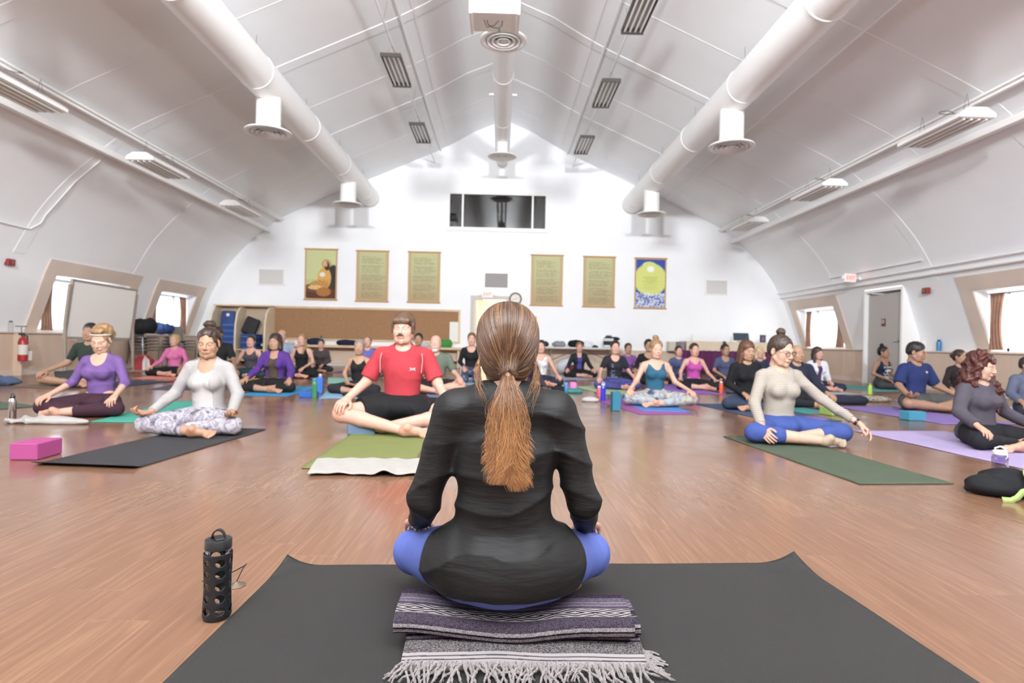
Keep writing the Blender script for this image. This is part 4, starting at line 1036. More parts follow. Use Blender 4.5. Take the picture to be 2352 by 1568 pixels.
tl = tubes(np.array([tf(p, HM) for p in pt]), rng.uniform(.0004, .0009, nT), cT, 'ponytail', M_strand, TR)
# loose wisps at the sides of the neck
nW = 80; K = 12; tt = np.linspace(0, 1, K)[None, :]; s = np.where(rng.random(nW) < .5, -1, 1)[:, None]
a0 = rng.uniform(.0, .06, nW)[:, None]; X = s*(.070+a0*.18+.010*np.sin(tt*PI)+.004*np.sin(tt*8+a0*90)); X = X-s*.030*tt**1.5*rng.random(nW)[:, None]
Yy = .05+rng.uniform(-.05, .03, nW)[:, None]+.012*tt; Z = -.02-rng.uniform(0, .03, nW)[:, None]-rng.uniform(.08, .16, nW)[:, None]*tt
pw = np.stack([X, Yy+0*tt, Z], 2); cW = np.broadcast_to(lin('a5764a'), pw.shape).copy()
tag(tubes(np.array([tf(p, HM) for p in pw]), rng.uniform(.0003, .0005, nW), cW, 'loose_wisps', M_strand, hair), kind='stuff')
q = MB(); q.lathe([(.0135, -.006), (.0165, -.003), (.0165, .003), (.0135, .006)], (0, 0, 0), 20, Matrix.Rotation(.9, 3, 'X') @ Matrix.Rotation(PI/2, 3, 'X')); o = q.build('hair_tie', mat('hair_elastic', '121212', .7), TR); o.matrix_local = HM @ Matrix.Translation(Vector(TIE)+Vector((0, .002, 0)))
# beads round the left wrist
wr = Vector(teacher['A'][-1][2]) if False else Vector(teacher['A'][1][2]); el_ = Vector(teacher['A'][1][1]); ax = (wr-el_).normalized(); u1 = ax.cross(Vector((0, 0, 1))).normalized(); u2 = ax.cross(u1)
q = MB()
for k in range(15):
    a = 2*PI*k/15; c = wr+ax*.012+(u1*math.cos(a)+u2*math.sin(a))*.032; q.lathe([(.001, -.006), (.005, -.003), (.006, 0), (.005, .003), (.001, .006)], c, 8, close=False)
q.build('bead_bracelet', mat('bracelet_beads', '8f7f68', .3, metal=.5), TR)

# ---------------------------------------------------------------- the class, front row
purple = person('person in purple scoop-neck top and maroon leggings, cross-legged on the teal mat at left', 234, 742, 962, yaw=12, pitch=22, hair='updo', hair_c='9a7650', skin='light', hairtop=.045, fat=.35, bust=1.25,
                top=dict(c='6d4790', slv=.66, neck='scoop', g=.007, fold=.004, hem=.125), legs=('3d1d2b', 1.75), arms='knee', cross=-1)
q = MB(); pts = [tuple(.083*math.cos(a)*v for v in (1,))+(.02+.098*math.sin(a), .052+.030*(-math.sin(a))) for a in np.linspace(-PI*.98, -.02, 26)]
q.tube(pts, .006, 6); hb = q.build('headband', mat('white_band', 'd9d2c4', .7), purple['root']); hb.matrix_local = purple['hm']
card = person('person in white open cardigan and tie-dye leggings, cross-legged on the black mat at left', 481, 748, 1008, yaw=10, pitch=10, hair='messybun', hair_c='3b2a20', skin='tan', hairtop=.02,
              inner=('bbb4af', 'scoop'), top=dict(name='cardigan', c='a09b98', slv=.96, neck='vee', g=.014, fold=.006, hem=.02, front=(.075, .060, .0)),
              legs=(pattern_mat('tie_dye_cloth', ['554d5a', '8c858f', 'b0aab1', '7b7380', 'aaa4ab'], 13, .25), 1.85), arms='mudra')
redman = person('person with moustache in red sports T-shirt and black shorts, on the olive mat', 928, 718, 1003, male=True, yaw=-4, pitch=2, hair='fringe', hair_c='5b4332', skin='pink', seat=.07, fat=.1,
                top=dict(c='b5252f', slv=.44, neck='crew', g=.014, fold=.005, hem=.05, flare=.012, ff=26), legs=('17171a', .62), legloose=.022, beard=('4a3327', 'moustache'), knee=(.40, -.27, .12), hairtop=.005, shoulder=1.1)
q = MB()
rs = child(redman, 'shirt')
stick_shapes(arc_logo(), rs, .088, .475, mat('grey_ink', 'b9a8a8', .6), 'logo_print', redman['root'])
for s in (-1, 1):
    sh = redman['A'][s][0]; q = MB(); q.tube([(s*.155, -.062, sh[2]+.02), (s*.163, -.078, sh[2]-.03), (s*.160, -.088, sh[2]-.08), (s*.157, -.094, sh[2]-.13)], .0022, 5); q.build('seam', mat('grey_ink', 'b9a8a8', .6), redman['root'])
strip = person('person in glasses, thin-striped sweater and blue leggings with topknot, on the dark green mat', 1794, 770, 1026, yaw=16, pitch=14, hair='topbun', hair_c='3d2e26', skin='light', sock='a9967f', hairtop=.006, rz=.12,
               top=dict(c='b8aea2', slv=.92, neck='crew', g=.011, fold=.005, hem=.12, m=stripe_mat('thin_stripe_knit', 'a39a8e', '766e65', .0135, .28)), legs=('2d4490', 1.45), knee=(.37, -.26, .09),
               arms={-1: ((-.245, -.04, .29), (-.31, -.27, .12), (-.05, -.85, -.42), (-.75, -.2, .35), 'rest'), 1: ((.30, -.10, .33), (.47, -.30, .17), (.45, -.65, -.62), (.1, .3, .9), 'mudra')})
q = MB()
for s in (-1, 1):
    pts = [(s*.031+.023*math.cos(a), -.104+.006*abs(math.cos(a)), .0+.018*math.sin(a)) for a in np.linspace(0, 2*PI, 20)]; q.tube(pts, .0022, 6, cap=False)
    q.tube([(s*.054, -.100, .004), (s*.070, -.085, .006), (s*.081, .0, .004)], .0022, 6)
q.tube([(-.009, -.106, .003), (0, -.109, .006), (.009, -.106, .003)], .002, 6)
gl = q.build('glasses', mat('tortoise_frame', '2c2220', .3), strip['root']); gl.matrix_local = strip['hm']
q = MB(); wr = Vector(strip['A'][1][2]); ax = (wr-Vector(strip['A'][1][1])).normalized(); R = ax.to_track_quat('Z', 'Y').to_matrix()
q.lathe([(.027, -.010), (.029, -.009), (.029, .009), (.027, .010)], wr+ax*-.012, 20, R, close=False); q.build('wristband', M_black, strip['root'])
redh = person('person with long curly auburn hair in slate sweatshirt, on the lilac mat at right', 2254, 802, 1040, yaw=24, pitch=15, hair='curly', hair_c='4a2018', skin='light', hairtop=.03, fat=.6, rz=.18,
              top=dict(c='4a4450', slv=.93, neck='crew', g=.020, fold=.008, hem=.04, ff=24, flare=.004), legs=('1d1d22', 1.9), cross=-1)

# ---------------------------------------------------------------- second and third rows
def T_(c, slv=.3, neck='crew', **k): return dict(c=c, slv=slv, neck=neck, **k)
TANK = lambda c: dict(c=c, slv=0, neck='tank', tank=True, g=.006, fold=.0025, hem=.14)
person('person in dark green T-shirt and shorts behind the one in purple, at far left', 208, 742, 890, male=True, hair='man', hair_c='2f2622', skin='tan', top=T_('2c3a30', .42), legs=('3c3a3a', .7), legloose=.02, knee=(.42, -.27, .09), yaw=8)
person('blonde person in bright pink zip top and black capris', 402, 768, 866, yaw=-6, hair='bun', hair_c='b9975f', skin='pink', top=T_('dd5f9c', .95, 'vee', g=.01), legs=('1a1a1c', 1.55))
person('person in black T-shirt half hidden behind the one in white cardigan', 500, 742, 872, male=True, fat=.5, hair='man', hair_c='3b2d25', skin='olive', top=T_('202022', .42, g=.016), legs=('26262a', .75), legloose=.02, knee=(.42, -.27, .1))
person('person in charcoal sleeveless top and teal leggings beside the shelf unit', 577, 770, 870, yaw=8, hair='bun', hair_c='3a2b24', skin='pink', top=TANK('45404a'), legs=('1f3f46', 1.9), arms='mudra')
jk = person('person in open purple jacket and brown top, on the bright blue mat at left', 633, 766, 904, yaw=-3, hair='bob', hair_c='33211b', skin='tan', inner=('4b3a30', 'scoop'), top=dict(name='jacket', c='4d2386', slv=.96, neck='vee', g=.022, fold=.008, hem=.0, front=(.085, .055, .0)), legs=('1c1b1d', 1.5))
person('person in pale blue shirt sitting behind the purple jacket', 648, 757, 858, Y=13.6, male=True, hair='rim', hair_c='8a7468', skin='pink', top=T_('8f9fc0', .45), legs=('3a3f55', 1.9))
person('person with blonde hair over one shoulder in black strappy tank', 694, 766, 869, yaw=-4, hair='sidepony', hair_c='9d7a4c', skin='pink', top=TANK('1d1c1e'), legs=('1b1b1d', 1.9), arms='thigh')
person('person in brown hooded jacket near the bookcase counter', 738, 779, 856, yaw=10, hair='cap', hair_c='3f3029', skin='pink', top=T_('4c423f', .97, 'crew', g=.018, fold=.006), legs=('2b2a2e', 1.95), arms='thigh')
person('grey-haired person in black tank on the sky blue mat, left of the red shirt', 826, 780, 908, yaw=6, hair='cap', hair_c='8b8078', skin='tan', top=TANK('1b1a1d'), legs=('23222c', 1.4), arms='lap')
person('person in periwinkle top sitting behind the grey-haired one in black', 845, 770, 872, hair='cap', hair_c='8d6e57', skin='pink', top=T_('5d5cae', .9), legs=('5a4a44', 1.7), Y=12.6)
person('dark-haired person behind the red shirt, only head and shoulder showing', 962, 765, 868, hair='pony', hair_c='241b18', skin='tan', top=TANK('2a2426'), legs=('232226', 1.9))
person('balding person with white beard in sage green T-shirt', 1001, 770, 907, male=True, fat=.9, belly=True, hair='rim', hair_c='c9c4bd', skin='pink', top=T_('5d6b5a', .45, g=.014), legs=('1f1f22', .75), legloose=.02, beard=('d8d4ce', 'full'), knee=(.40, -.26, .13))
person('person kneeling in black top and patterned leggings near the doorway', 1084, 764, 880, hair='cap', hair_c='6e4c34', skin='pink', kneel=True, top=T_('1c1b1e', .9, 'scoop'), legs=(pattern_mat('blue_black_print', ['15151c', '3b4a78', '16161c', '8e98b8'], 30), 1.9), arms='thigh', seat=.08)
person('person in white patterned sleeveless top, partly behind the head of the teacher', 1243, 781, 888, yaw=-8, hair='cap', hair_c='2d221d', skin='pink', top=dict(c='d8d8de', slv=0, neck='tank', tank=True, g=.006, fold=.002, hem=.08, m=pattern_mat('white_grey_print', ['3c3f48', 'd9d9df', 'dddde2', 'dcdce2'], 22)), legs=('22283c', 1.6))
person('person in dark grey zip jacket over violet top, in front of the folding table', 1331, 786, 868, hair='bun', hair_c='8a5f45', skin='pink', inner=('433a9a', 'scoop'), top=dict(name='jacket', c='23282b', slv=.95, neck='vee', g=.016, fold=.005, hem=.03, front=(.04, .045, .12)), legs=('1c1c20', 1.6))
tl_ = person('person in black printed T-shirt and blue leggings behind the tall blue block', 1413, 782, 896, hair='bun', hair_c='2b1f1b', skin='pink', top=T_('24242e', .38, 'scoop', g=.014), legs=('3c3c86', 1.9))
stick_text('to\nbe\nl\nhere\nin\nnow\nBreathe', .036, child(tl_, 'shirt'), -.075, .41, mat('pale_ink', '9fa3c8', .7), 'chest_print', tl_['root'], align='LEFT')
person('person in orchid purple long-sleeved top near the far wall', 1443, 788, 876, hair='bun', hair_c='3a2b25', skin='tan', top=T_('7b4596', .95), legs=('26242c', 1.9), Y=13.2)
person('person in black three-quarter sleeve top behind the teal tank', 1490, 779, 878, hair='bun', hair_c='2a211e', skin='tan', top=T_('1d1d20', .7, 'scoop'), legs=('1d1d20', 1.9), Y=12.4)
person('blonde person in teal tank top on the blue mat, right of the teacher', 1507, 780, 937, yaw=5, pitch=6, hair='topbun', hair_c='8d6c47', skin='light', top=TANK('1f5878'), legs=(pattern_mat('pale_leggings', ['2e3350', '8d93a2', 'a5a898', '867882', '9aa3a9'], 7, .6), 1.85), cross=-1, bust=1.1, arms='knee', knee=(.40, -.26, .10))
person('person in denim-blue long-sleeved top left of the plum table skirt', 1559, 794, 880, hair='cap', hair_c='33261f', skin='pink', top=T_('47507f', .93), legs=('2b3563', 1.9), Y=12.6)
person('person in hot pink tank top and black capris, on the violet mat', 1595, 788, 897, yaw=5, hair='cap', hair_c='3c2b24', skin='pink', top=TANK('c0399f'), legs=('1b1b20', 1.45), arms='mudra', bust=1.15)
person('person in slate blue T-shirt in front of the plum table skirt', 1666, 790, 879, yaw=8, hair='topbun', hair_c='2b211d', skin='tan', top=T_('48507a', .4, 'scoop'), legs=('23263c', 1.9), arms='thigh', Y=12.3)
person('person with brown shoulder-length hair in black long-sleeved top, beside the striped sweater', 1716, 783, 945, yaw=10, pitch=8, hair='long', hair_c='5b3a29', skin='tan', top=T_('17171b', .97, 'crew', g=.014), legs=('2a3850', 1.9), arms='thigh', cross=-1)
person('person with fluffy blonde hair beyond the one in black long sleeves', 1745, 796, 886, hair='wavy', hair_c='c9b483', skin='pink', top=T_('29304e', .9), legs=('22242c', 1.9), Y=11.9)
person('older person in dark navy jacket just behind the striped sweater', 1822, 792, 938, male=True, yaw=10, hair='rim', hair_c='9a8d80', skin='tan', top=T_('22273a', .97, g=.022), legs=('1e1f26', 1.9), dx=.05)
person('person in white hooded jacket and jeans under the far right window', 1878, 797, 900, yaw=16, hair='long', hair_c='3c2c26', skin='pink', inner=('4b2a63', 'scoop'), top=dict(name='jacket', c='d9dbe2', slv=.96, neck='vee', g=.018, fold=.006, hem=.03, front=(.035, .035, .1)), legs=('23304e', 1.5), arms='thigh')
tk = person('person in navy tank with white lettering beside the grey door', 2030, 795, 895, yaw=22, rz=.2, hair='topbun', hair_c='1f1917', skin='olive', fat=.5, top=dict(c='1b2547', slv=0, neck='tank', tank=True, g=.010, fold=.003, hem=.06), legs=('3d3d44', 1.9), arms='thigh')
stick_text('POPPER', .058, child(tk, 'shirt'), 0, .40, W_ink, 'chest_print', tk['root']); stick_shapes([blob2(0, .36, .075, .022), blob2(-.03, .31, .04, .035), blob2(.035, .31, .04, .035), blob2(0, .27, .05, .03), blob2(-.03, .225, .03, .025), blob2(.032, .225, .03, .025)], child(tk, 'shirt'), 0, 0, W_ink, 'emblem_print', tk['root'])
bm_ = person('person in royal blue sports T-shirt and grey shorts behind the teal block', 2105, 786, 948, male=True, yaw=26, pitch=12, rz=.22, hair='man', hair_c='251d1a', skin='olive', top=T_('1d2c66', .45, 'crew', g=.016, fold=.008, flare=.02, ff=22), legs=('4a4a4c', .75), legloose=.022, knee=(.40, -.27, .11), arms='mudra')
stick_shapes(arc_logo(.024, .008), child(bm_, 'shirt'), .085, .47, W_ink, 'logo_print', bm_['root'])
person('person in brown top mostly hidden behind the auburn curls', 2205, 803, 925, yaw=20, hair='bun', hair_c='3a2420', skin='tan', top=T_('2f2527', .9, g=.012), legs=('3a4250', 1.9))
person('person in grey-blue sweatshirt cut off by the right edge', 2362, 820, 960, yaw=15, hair='man', hair_c='3a2d27', male=True, skin='tan', top=T_('59607c', .9, g=.022), legs=('2e3140', 1.9))
person('person in dark plum sleeve reaching a hand to the floor, hidden by the teacher', 1207, 790, 916, hair='cap', hair_c='3a2a22', skin='pink', top=T_('35283a', .85), legs=('2a2a30', 1.9), arms={-1: ((-.25, -.02, .30), (-.30, -.235, .19), (-.25, -.9, -.33), (0, -.35, 1), 'rest'), 1: ((.25, -.12, .27), (.37, -.33, .08), (.5, -.8, -.25), (0, 0, -1), 'flat')})
# ================================================================ MATS, BLANKET AND SMALL THINGS
def mat_mesh(name, W, Lh, color, curls=(), th=.005, texture=True, nx=24, ny=40, m=None, wob=.0015):
    """yoga mat, origin at its centre, long side along local y; curls = [(corner sx, sy, height, reach)]"""
    X, Y = np.meshgrid(np.linspace(-W/2, W/2, nx), np.linspace(-Lh/2, Lh/2, ny), indexing='ij'); Z = np.zeros_like(X)+.0008
    Z += wob*(1+np.sin(X*9+Y*3)*np.sin(Y*5+1))
    X2, Y2 = X.copy(), Y.copy()
    for sx, sy, hgt, reach in curls:
        if sx and sy: d = ((W/2-sx*X)+(Lh/2-sy*Y))
        elif sx: d = (W/2-sx*X)
        else: d = (Lh/2-sy*Y)
        t = np.clip(1-d/reach, 0, 1); Z += hgt*t**2; X2 -= sx*hgt*.5*t**2; Y2 -= sy*hgt*.35*t**2
    top = np.stack([X2, Y2, Z+th], -1).reshape(-1, 3); bot = np.stack([X2, Y2, Z], -1).reshape(-1, 3); n = nx*ny
    i, j = np.meshgrid(np.arange(nx-1), np.arange(ny-1), indexing='ij'); a = (i*ny+j).ravel(); q = np.stack([a, a+ny, a+ny+1, a+1], 1)
    Q = [q, q[:, ::-1]+n]
    for e in (np.arange(nx-1)*ny, ): Q.append(np.stack([e+n, e+ny+n, e+ny, e], 1)); e2 = e+ny-1; Q.append(np.stack([e2, e2+ny, e2+ny+n, e2+n], 1))
    e = np.arange(ny-1); Q.append(np.stack([e, e+1, e+1+n, e+n], 1)); e = e+(nx-1)*ny; Q.append(np.stack([e+n, e+1+n, e+1, e], 1))
    mm = m or mat('mat_%s' % color, color, .8, bump=.25, bscale=420, spec=.25, vary=.06, vscale=5)
    return npmesh(name, np.concatenate([top, bot]), np.concatenate(Q), mm)
def lay(label, nl, nr, Lh, color, group='yoga mats on the floor', W=None, **k):
    a, b = G(*nl), G(*nr); w = W or (b-a).length; u = (b-a).normalized(); v = Vector((-u.y, u.x, 0)); c = (a+b)/2+v*Lh/2
    o = mat_mesh('yoga_mat', w, Lh, color, **k); o.location = c; o.rotation_euler = (0, 0, math.atan2(u.y, u.x)); return tag(o, label, 'yoga mat', group)
# teacher's wide mat lies sideways; its two far corners curl up, the near right corner bends over
gl_, gr_ = G(690, 1312), G(1800, 1302); nr_ = G(2262, 1556)
W = (gr_-gl_).length+.03; u = (gr_-gl_).normalized(); Dp = .70
m_dark = mat('mat_charcoal', '2b2927', .75, bump=.5, bscale=330, spec=.3, vary=.05, vscale=3)
o = mat_mesh('yoga_mat', W, Dp, '3f3c3a', curls=((-1, 1, .045, .13), (1, 1, .05, .15)), th=.006, nx=120, ny=60, m=m_dark)
FL, FR, NR = G(648, 1303), G(1832, 1297), G(2262, 1582); NL = Vector((FL.x-.012, FL.y-.78, 0))
for v in o.data.vertices:
    a_, b_ = v.co.x/W+.5, v.co.y/Dp+.5; p_ = (NL*(1-a_)+NR*a_)*(1-b_)+(FL*(1-a_)+FR*a_)*b_; v.co = Vector((p_.x, p_.y, v.co.z))
tag(o, 'large charcoal mat lying sideways under the teacher with curled far corners', 'yoga mat')
lay('black mat under the person in white cardigan', (68, 1070), (305, 1079), 1.62, '333234', curls=((0, -1, .02, .10),))
lay('olive green mat under the person in the red T-shirt', (692, 1076), (942, 1079), 1.75, '6d7440')
lay('dark green mat reaching forward from the person in thin stripes', (1975, 1113), (2191, 1112), 1.76, '46503f')
lay('lilac mat under the person with auburn curls', (2352, 1078), (2640, 1078), 1.75, 'a897bf')
lay('teal green mat under the person in purple top', (206, 970), (362, 970), 1.85, '3f9a86')
lay('bright blue mat under the person in open purple jacket', (545, 908), (660, 910), 1.7, '2f86b8')
lay('sky blue mat under the grey-haired person in black tank', (733, 915), (870, 915), 1.7, '7fa9c4')
lay('pale teal mat behind the sky blue one', (752, 880), (850, 880), 1.5, '8cc3b5')
lay('steel blue mat with curled near corner under the teal tank person', (1478, 945), (1588, 947), 1.65, '4a76b8', th=.006)
lay('magenta mat peeking out beneath the steel blue mat', (1470, 952), (1594, 952), 1.68, '8b4a8c', th=.003)
lay('violet mat under the person in hot pink tank', (1560, 905), (1668, 906), 1.7, '8f63b5')
lay('dark blue mat under the long-haired person in black sleeves', (1770, 968), (1935, 968), 1.8, '3c4a66')
lay('lavender mat under the person in royal blue T-shirt', (2170, 975), (2340, 975), 1.8, '7d68a8')
lay('coral mat under the person in bright pink top', (300, 870), (400, 871), 1.6, 'd98272')
lay('slate mat under the half hidden person in black T-shirt', (333, 895), (445, 896), 1.5, '4a4d58')
lay('brown cork mat at the far left with an orange end', (10, 888), (126, 893), .9, '6e5a46')
lay('navy mat under the person in dark green T-shirt', (128, 890), (240, 893), 1.6, '2f3548')
lay('moss green mat at the left edge', (-60, 945), (92, 933), 1.2, '4d5a4a')
lay('light green mat near the person in white patterned top', (1232, 902), (1290, 902), 1.6, '74b88a')
lay('pale lilac mat under the person in dark zip jacket', (1295, 872), (1376, 872), 1.6, '9f9db8')
lay('pale green mat under the person in printed black T-shirt', (1390, 905), (1480, 905), 1.6, 'a3b58e')
lay('pale blue mat of the kneeling person', (1050, 884), (1140, 884), 1.6, '8fb0c6')
lay('grey blue mat beside the balding person', (985, 912), (1090, 912), 1.6, '6b7390')
lay('yellow mat under the person in charcoal sleeveless top', (530, 876), (600, 877), 1.5, 'c9a545')
lay('purple mat of the person in brown jacket by the far wall', (760, 856), (805, 857), 1.5, '6f4aa0')
lay('sea green mat under the older person in navy jacket', (1850, 950), (1925, 950), 1.6, '3f8580')
lay('grey mat under the person in white hooded jacket', (1890, 906), (1985, 906), 1.5, 'a9adb6')
lay('teal mat under the person in lettered navy tank', (2010, 899), (2110, 899), 1.5, '4e9490')
lay('pale periwinkle mat by the right edge', (2290, 950), (2460, 950), 1.7, 'b9b6e0')
lay('thin violet mat near the person in denim-blue top', (1535, 888), (1610, 888), 1.5, '7c62b4')

# ---- woven blanket folded twice under the teacher
def blanket_rgb(s, x, fringe=False):
    """colour by distance s along the cloth (m) and x across"""
    base = lin('281d2e'); rnd = rngB.random(s.shape)
    C = np.tile(base, s.shape+(1,)); fleck = (rnd < .14)[..., None]*lin('a99fa4')*.4; C = C+fleck*.5
    def band(a, b, col, mix=1.0, fl=0.0, flc='c9c0b8'):
        m = ((s > a) & (s < b))[..., None]; c = lin(col)*(1-fl)+lin(flc)*fl*(rngB.random(s.shape) < .5)[..., None]*1.1; return m, c*mix*.8
    for a, b, col, fl in BANDS:
        m, c = band(a, b, col, 1, fl); C = np.where(m, c, C)
    return C
rngB = np.random.default_rng(5)
def zig(s, x, a, b):
    t = (s-a)/(b-a); v = np.abs(((x/.105)+.5) % 1-.5)*2; q = np.abs(t-.5)*2
    return (np.floor((v*1.0+q*1.1)*3.4) % 2 < 1)
t_ = empty('folded_blanket', (0, 1.56, 0), 0, 'striped purple and grey woven blanket folded under the teacher', 'blanket')
M_bl = mat('woven_wool', rough=.95, attr=True, bump=.8, bscale=420, spec=.1)
def slab(name, x0, x1, prof, bands, zigband=None, wob=.004, seed=0, nx=420, taper=0.0):
    """cloth thickness whose outline (y, z) is swept along x"""
    global BANDS; BANDS = bands
    p = np.array(prof, float); d = np.r_[0, np.cumsum(np.hypot(*np.diff(p, axis=0).T))]; n = 260; s = np.linspace(0, d[-1], n)
    yy, zz = np.interp(s, d, p[:, 0]), np.interp(s, d, p[:, 1])
    k = np.ones(9)/9; ys = np.convolve(np.pad(yy, 4, 'edge'), k, 'valid'); zs = np.convolve(np.pad(zz, 4, 'edge'), k, 'valid')
    x = np.linspace(x0, x1, nx); Xg, S = np.meshgrid(x, s, indexing='ij'); Yg = np.tile(ys, (nx, 1)); Zg = np.tile(zs, (nx, 1))
    w = np.sin(Xg*7+seed)+.6*np.sin(Xg*15+2*seed+S*6)+.3*np.sin(Xg*31+seed)
    Yg = Yg+w*wob*1.6; Zg = Zg+w*wob*.5*(Zg > .01)+.001*np.sin(S*900)*0
    Zg = Zg-taper*np.clip((Xg-x0)/(x1-x0), 0, 1)*(Zg > .02)
    sag = .022*np.exp(-((Xg-(x0+x1)/2+.02)/.17)**2)*(Zg > .05) ; Zg = Zg-sag
    C = blanket_rgb(S+w*.0015, Xg)
    if zigband:
        a, b = zigband; m = (S > a) & (S < b); z = zig(S, Xg, a, b); C = np.where(m[..., None], np.where(z[..., None], lin('b0a7a5'), lin('17131a')), C)
    V = np.stack([Xg, Yg, Zg], -1).reshape(-1, 3); i, j = np.meshgrid(np.arange(nx-1), np.arange(n-1), indexing='ij'); a = (i*n+j).ravel()
    Q = np.stack([a, a+1, a+n+1, a+n], 1)
    # closed ends
    ends = []
    for e in (0, (nx-1)*n):
        for q in range(n//2-1):
            A, B_, Cc, D_ = e+q, e+q+1, e+n-2-q, e+n-1-q; ends.append((A, B_, Cc, D_) if e else (D_, Cc, B_, A))
    return npmesh(name, V, np.concatenate([Q, np.array(ends)]), M_bl, t_, C.reshape(-1, 3))
wx = lambda px, py, z, Y: P(px, py, Y).x
xl, xr = P(930, 1480, 1.50).x, P(1474, 1490, 1.50).x
B_low = [(0, .001, 'b3aaa8', 0), (.0, .030, 'b5acaa', 0), (.030, .034, '4a444c', 0), (.034, .042, 'b5acaa', 0), (.042, .046, '4a444c', 0), (.046, .056, 'b3aaa8', 0), (.056, .098, '3d3840', .30), (.098, .104, '2c2033', 0), (.104, .114, '7a6f78', .4), (.114, .120, '241a2a', 0), (.120, .130, '6f6470', .4), (.13, .14, '2c2033', 0)]
slab('lower_fold', xl, xr, [(-.135, .007), (-.135, .014), (-.13, .018), (.0, .050), (.13, .052), (.13, .007)], [(a, b, c, f) for a, b, c, f in B_low], seed=1, wob=.003)
x2l, x2r = P(915, 1400, 1.58).x, P(1441, 1400, 1.58).x
B_up = [(.0, .010, '1d1522', 0), (.010, .018, '6f656c', .35), (.018, .024, '1d1522', 0), (.024, .033, '6f656c', .35), (.033, .038, '1d1522', 0), (.038, .047, '857b80', .4), (.047, .084, '2d2136', .10), (.084, .087, 'aaa1a0', 0), (.122, .125, 'aaa1a0', 0), (.125, .14, '3f304b', .1), (.14, .144, '8d8489', 0), (.144, .16, '564862', .2), (.16, .164, '8d8489', 0), (.164, .19, '463852', .2)]
slab('upper_fold', x2l, x2r, [(-.045, .052), (-.062, .058), (-.068, .075), (-.062, .092), (-.045, .100), (.0, .104), (.10, .104), (.125, .08), (.12, .054)], B_up, zigband=(.087, .122), seed=2.2, wob=.003)
slab('middle_fold', x2r-.30, x2r+.022, [(-.03, .052), (-.045, .060), (-.045, .080), (-.03, .088), (.11, .088), (.11, .054)], B_up, seed=.7, wob=.003, nx=160)
rngF = np.random.default_rng(9); M_yarn = mat('yarn', '9c9391', .9, bump=.8, bscale=500)
for i in range(96):
    x = xl+.006+(xr-xl-.012)*i/95+rngF.normal(0, .002); L = rngF.uniform(.05, .085); a = rngF.normal(0, .35)+(.5 if i > 86 else 0); c = rngF.normal(0, 1.3)
    q = MB(); pts = []; n = 9; px_, py_ = x, -.133; an = -PI/2+a*.4
    for k in range(n):
        t = k/(n-1); pts.append((px_, py_, .012+.012*(1-t)+.008*abs(math.sin(i*1.7+t*4))*(t < .9))); an += (a*.35+c*.14*math.sin(t*5+i))*.6; px_ += math.cos(an)*L/(n-1); py_ += math.sin(an)*L/(n-1)
    for off in (-1, 1):
        pp = [(p[0]+off*.0017*math.cos(k*1.9), p[1], p[2]+off*.0017*math.sin(k*1.9)) for k, p in enumerate(pts)]; q.tube(pp, [.0022]*(n-1)+[.0012], 5)
    q.build('tassel', M_yarn, t_)
for i in range(22):
    y = -.13+.10*i/21; q = MB(); L = rngF.uniform(.03, .07); a = rngF.uniform(-.9, .1); pts = [(xr-.005+L*t*math.cos(a), y+L*t*math.sin(a)+.006*math.sin(t*5+i), .02-.008*t) for t in np.linspace(0, 1, 6)]
    q.tube(pts, .0028, 5); q.build('tassel', M_yarn, t_)
# ---- bottles
def lathe_part(nm, prof, m, parent, n=32): q = MB(); q.lathe(prof, n=n); return q.build(nm, m, parent)
g = G(498, 1418)
t = empty('water_bottle', g, .0, 'glass bottle in black sleeve with oval holes, beside the teacher mat', 'bottle')
k_ = .92
H = .232
# sleeve with true holes: grid skin with cells left out
nU, nV = 192, 120; zs = np.linspace(.004, .175, nV); V = []; 
def rs_(z): return .0325+.0012*math.cos(z/.175*2*PI)
for z in zs:
    for u in range(nU): a = 2*PI*u/nU; r = rs_(z)+(-.004*max(0, 1-z/.012)); V.append((r*math.cos(a), r*math.sin(a), z))
hol = lambda a, z: any(((((a-c0+PI) % (2*PI))-PI)*.0325/.0118)**2+((z-zc)/.0098)**2 < 1 for c0 in np.arange(6)*PI/3-PI/2 for zc in (.028, .060, .092, .124, .154))
Fc = []
for j in range(nV-1):
    for u in range(nU):
        if not hol(2*PI*(u+.5)/nU, (zs[j]+zs[j+1])/2): Fc.append((j*nU+u, j*nU+(u+1) % nU, (j+1)*nU+(u+1) % nU, (j+1)*nU+u))
sl = npmesh('sleeve', V, Fc, mat('silicone', '17171a', .5, spec=.4), t); md = sl.modifiers.new('t', 'SOLIDIFY'); md.thickness = .0022; md.offset = 1
lathe_part('glass', [(.028, .003), (.0315, .008), (.0318, .168), (.0312, .178), (.0295, .184), (.0295, .190)], M_clear, t)
cp = lathe_part('cap', [(.030, .184), (.0335, .186), (.0335, .208), (.0325, .210), (.031, .2105), (.001, .211)], M_black, t)
q = MB(); q.box((0, -.004, .2125), (.022, .04, .004), bev=.001); q.build('spout_cover', M_black, cp)
for off in np.linspace(-.006, .006, 2): pass
q = MB(); V = []; 
for a in np.linspace(0, PI, 17):
    for w in (-.006, .006):
        for r in (.0165, .0195): V.append((r*math.cos(a)*.9, w, .211+r*1.25*math.sin(a)))
Fc = []
for i in range(16):
    b_ = 4*i; Fc += [(b_, b_+1, b_+5, b_+4), (b_+3, b_+2, b_+6, b_+7), (b_+1, b_+3, b_+7, b_+5), (b_+2, b_, b_+4, b_+6)]
q.add(V, Fc, True); o = q.build('carry_loop', M_black, cp); o.rotation_euler = (0, 0, -.5)
t.scale = (1.07,)*3; t.rotation_euler = (0, 0, .62)
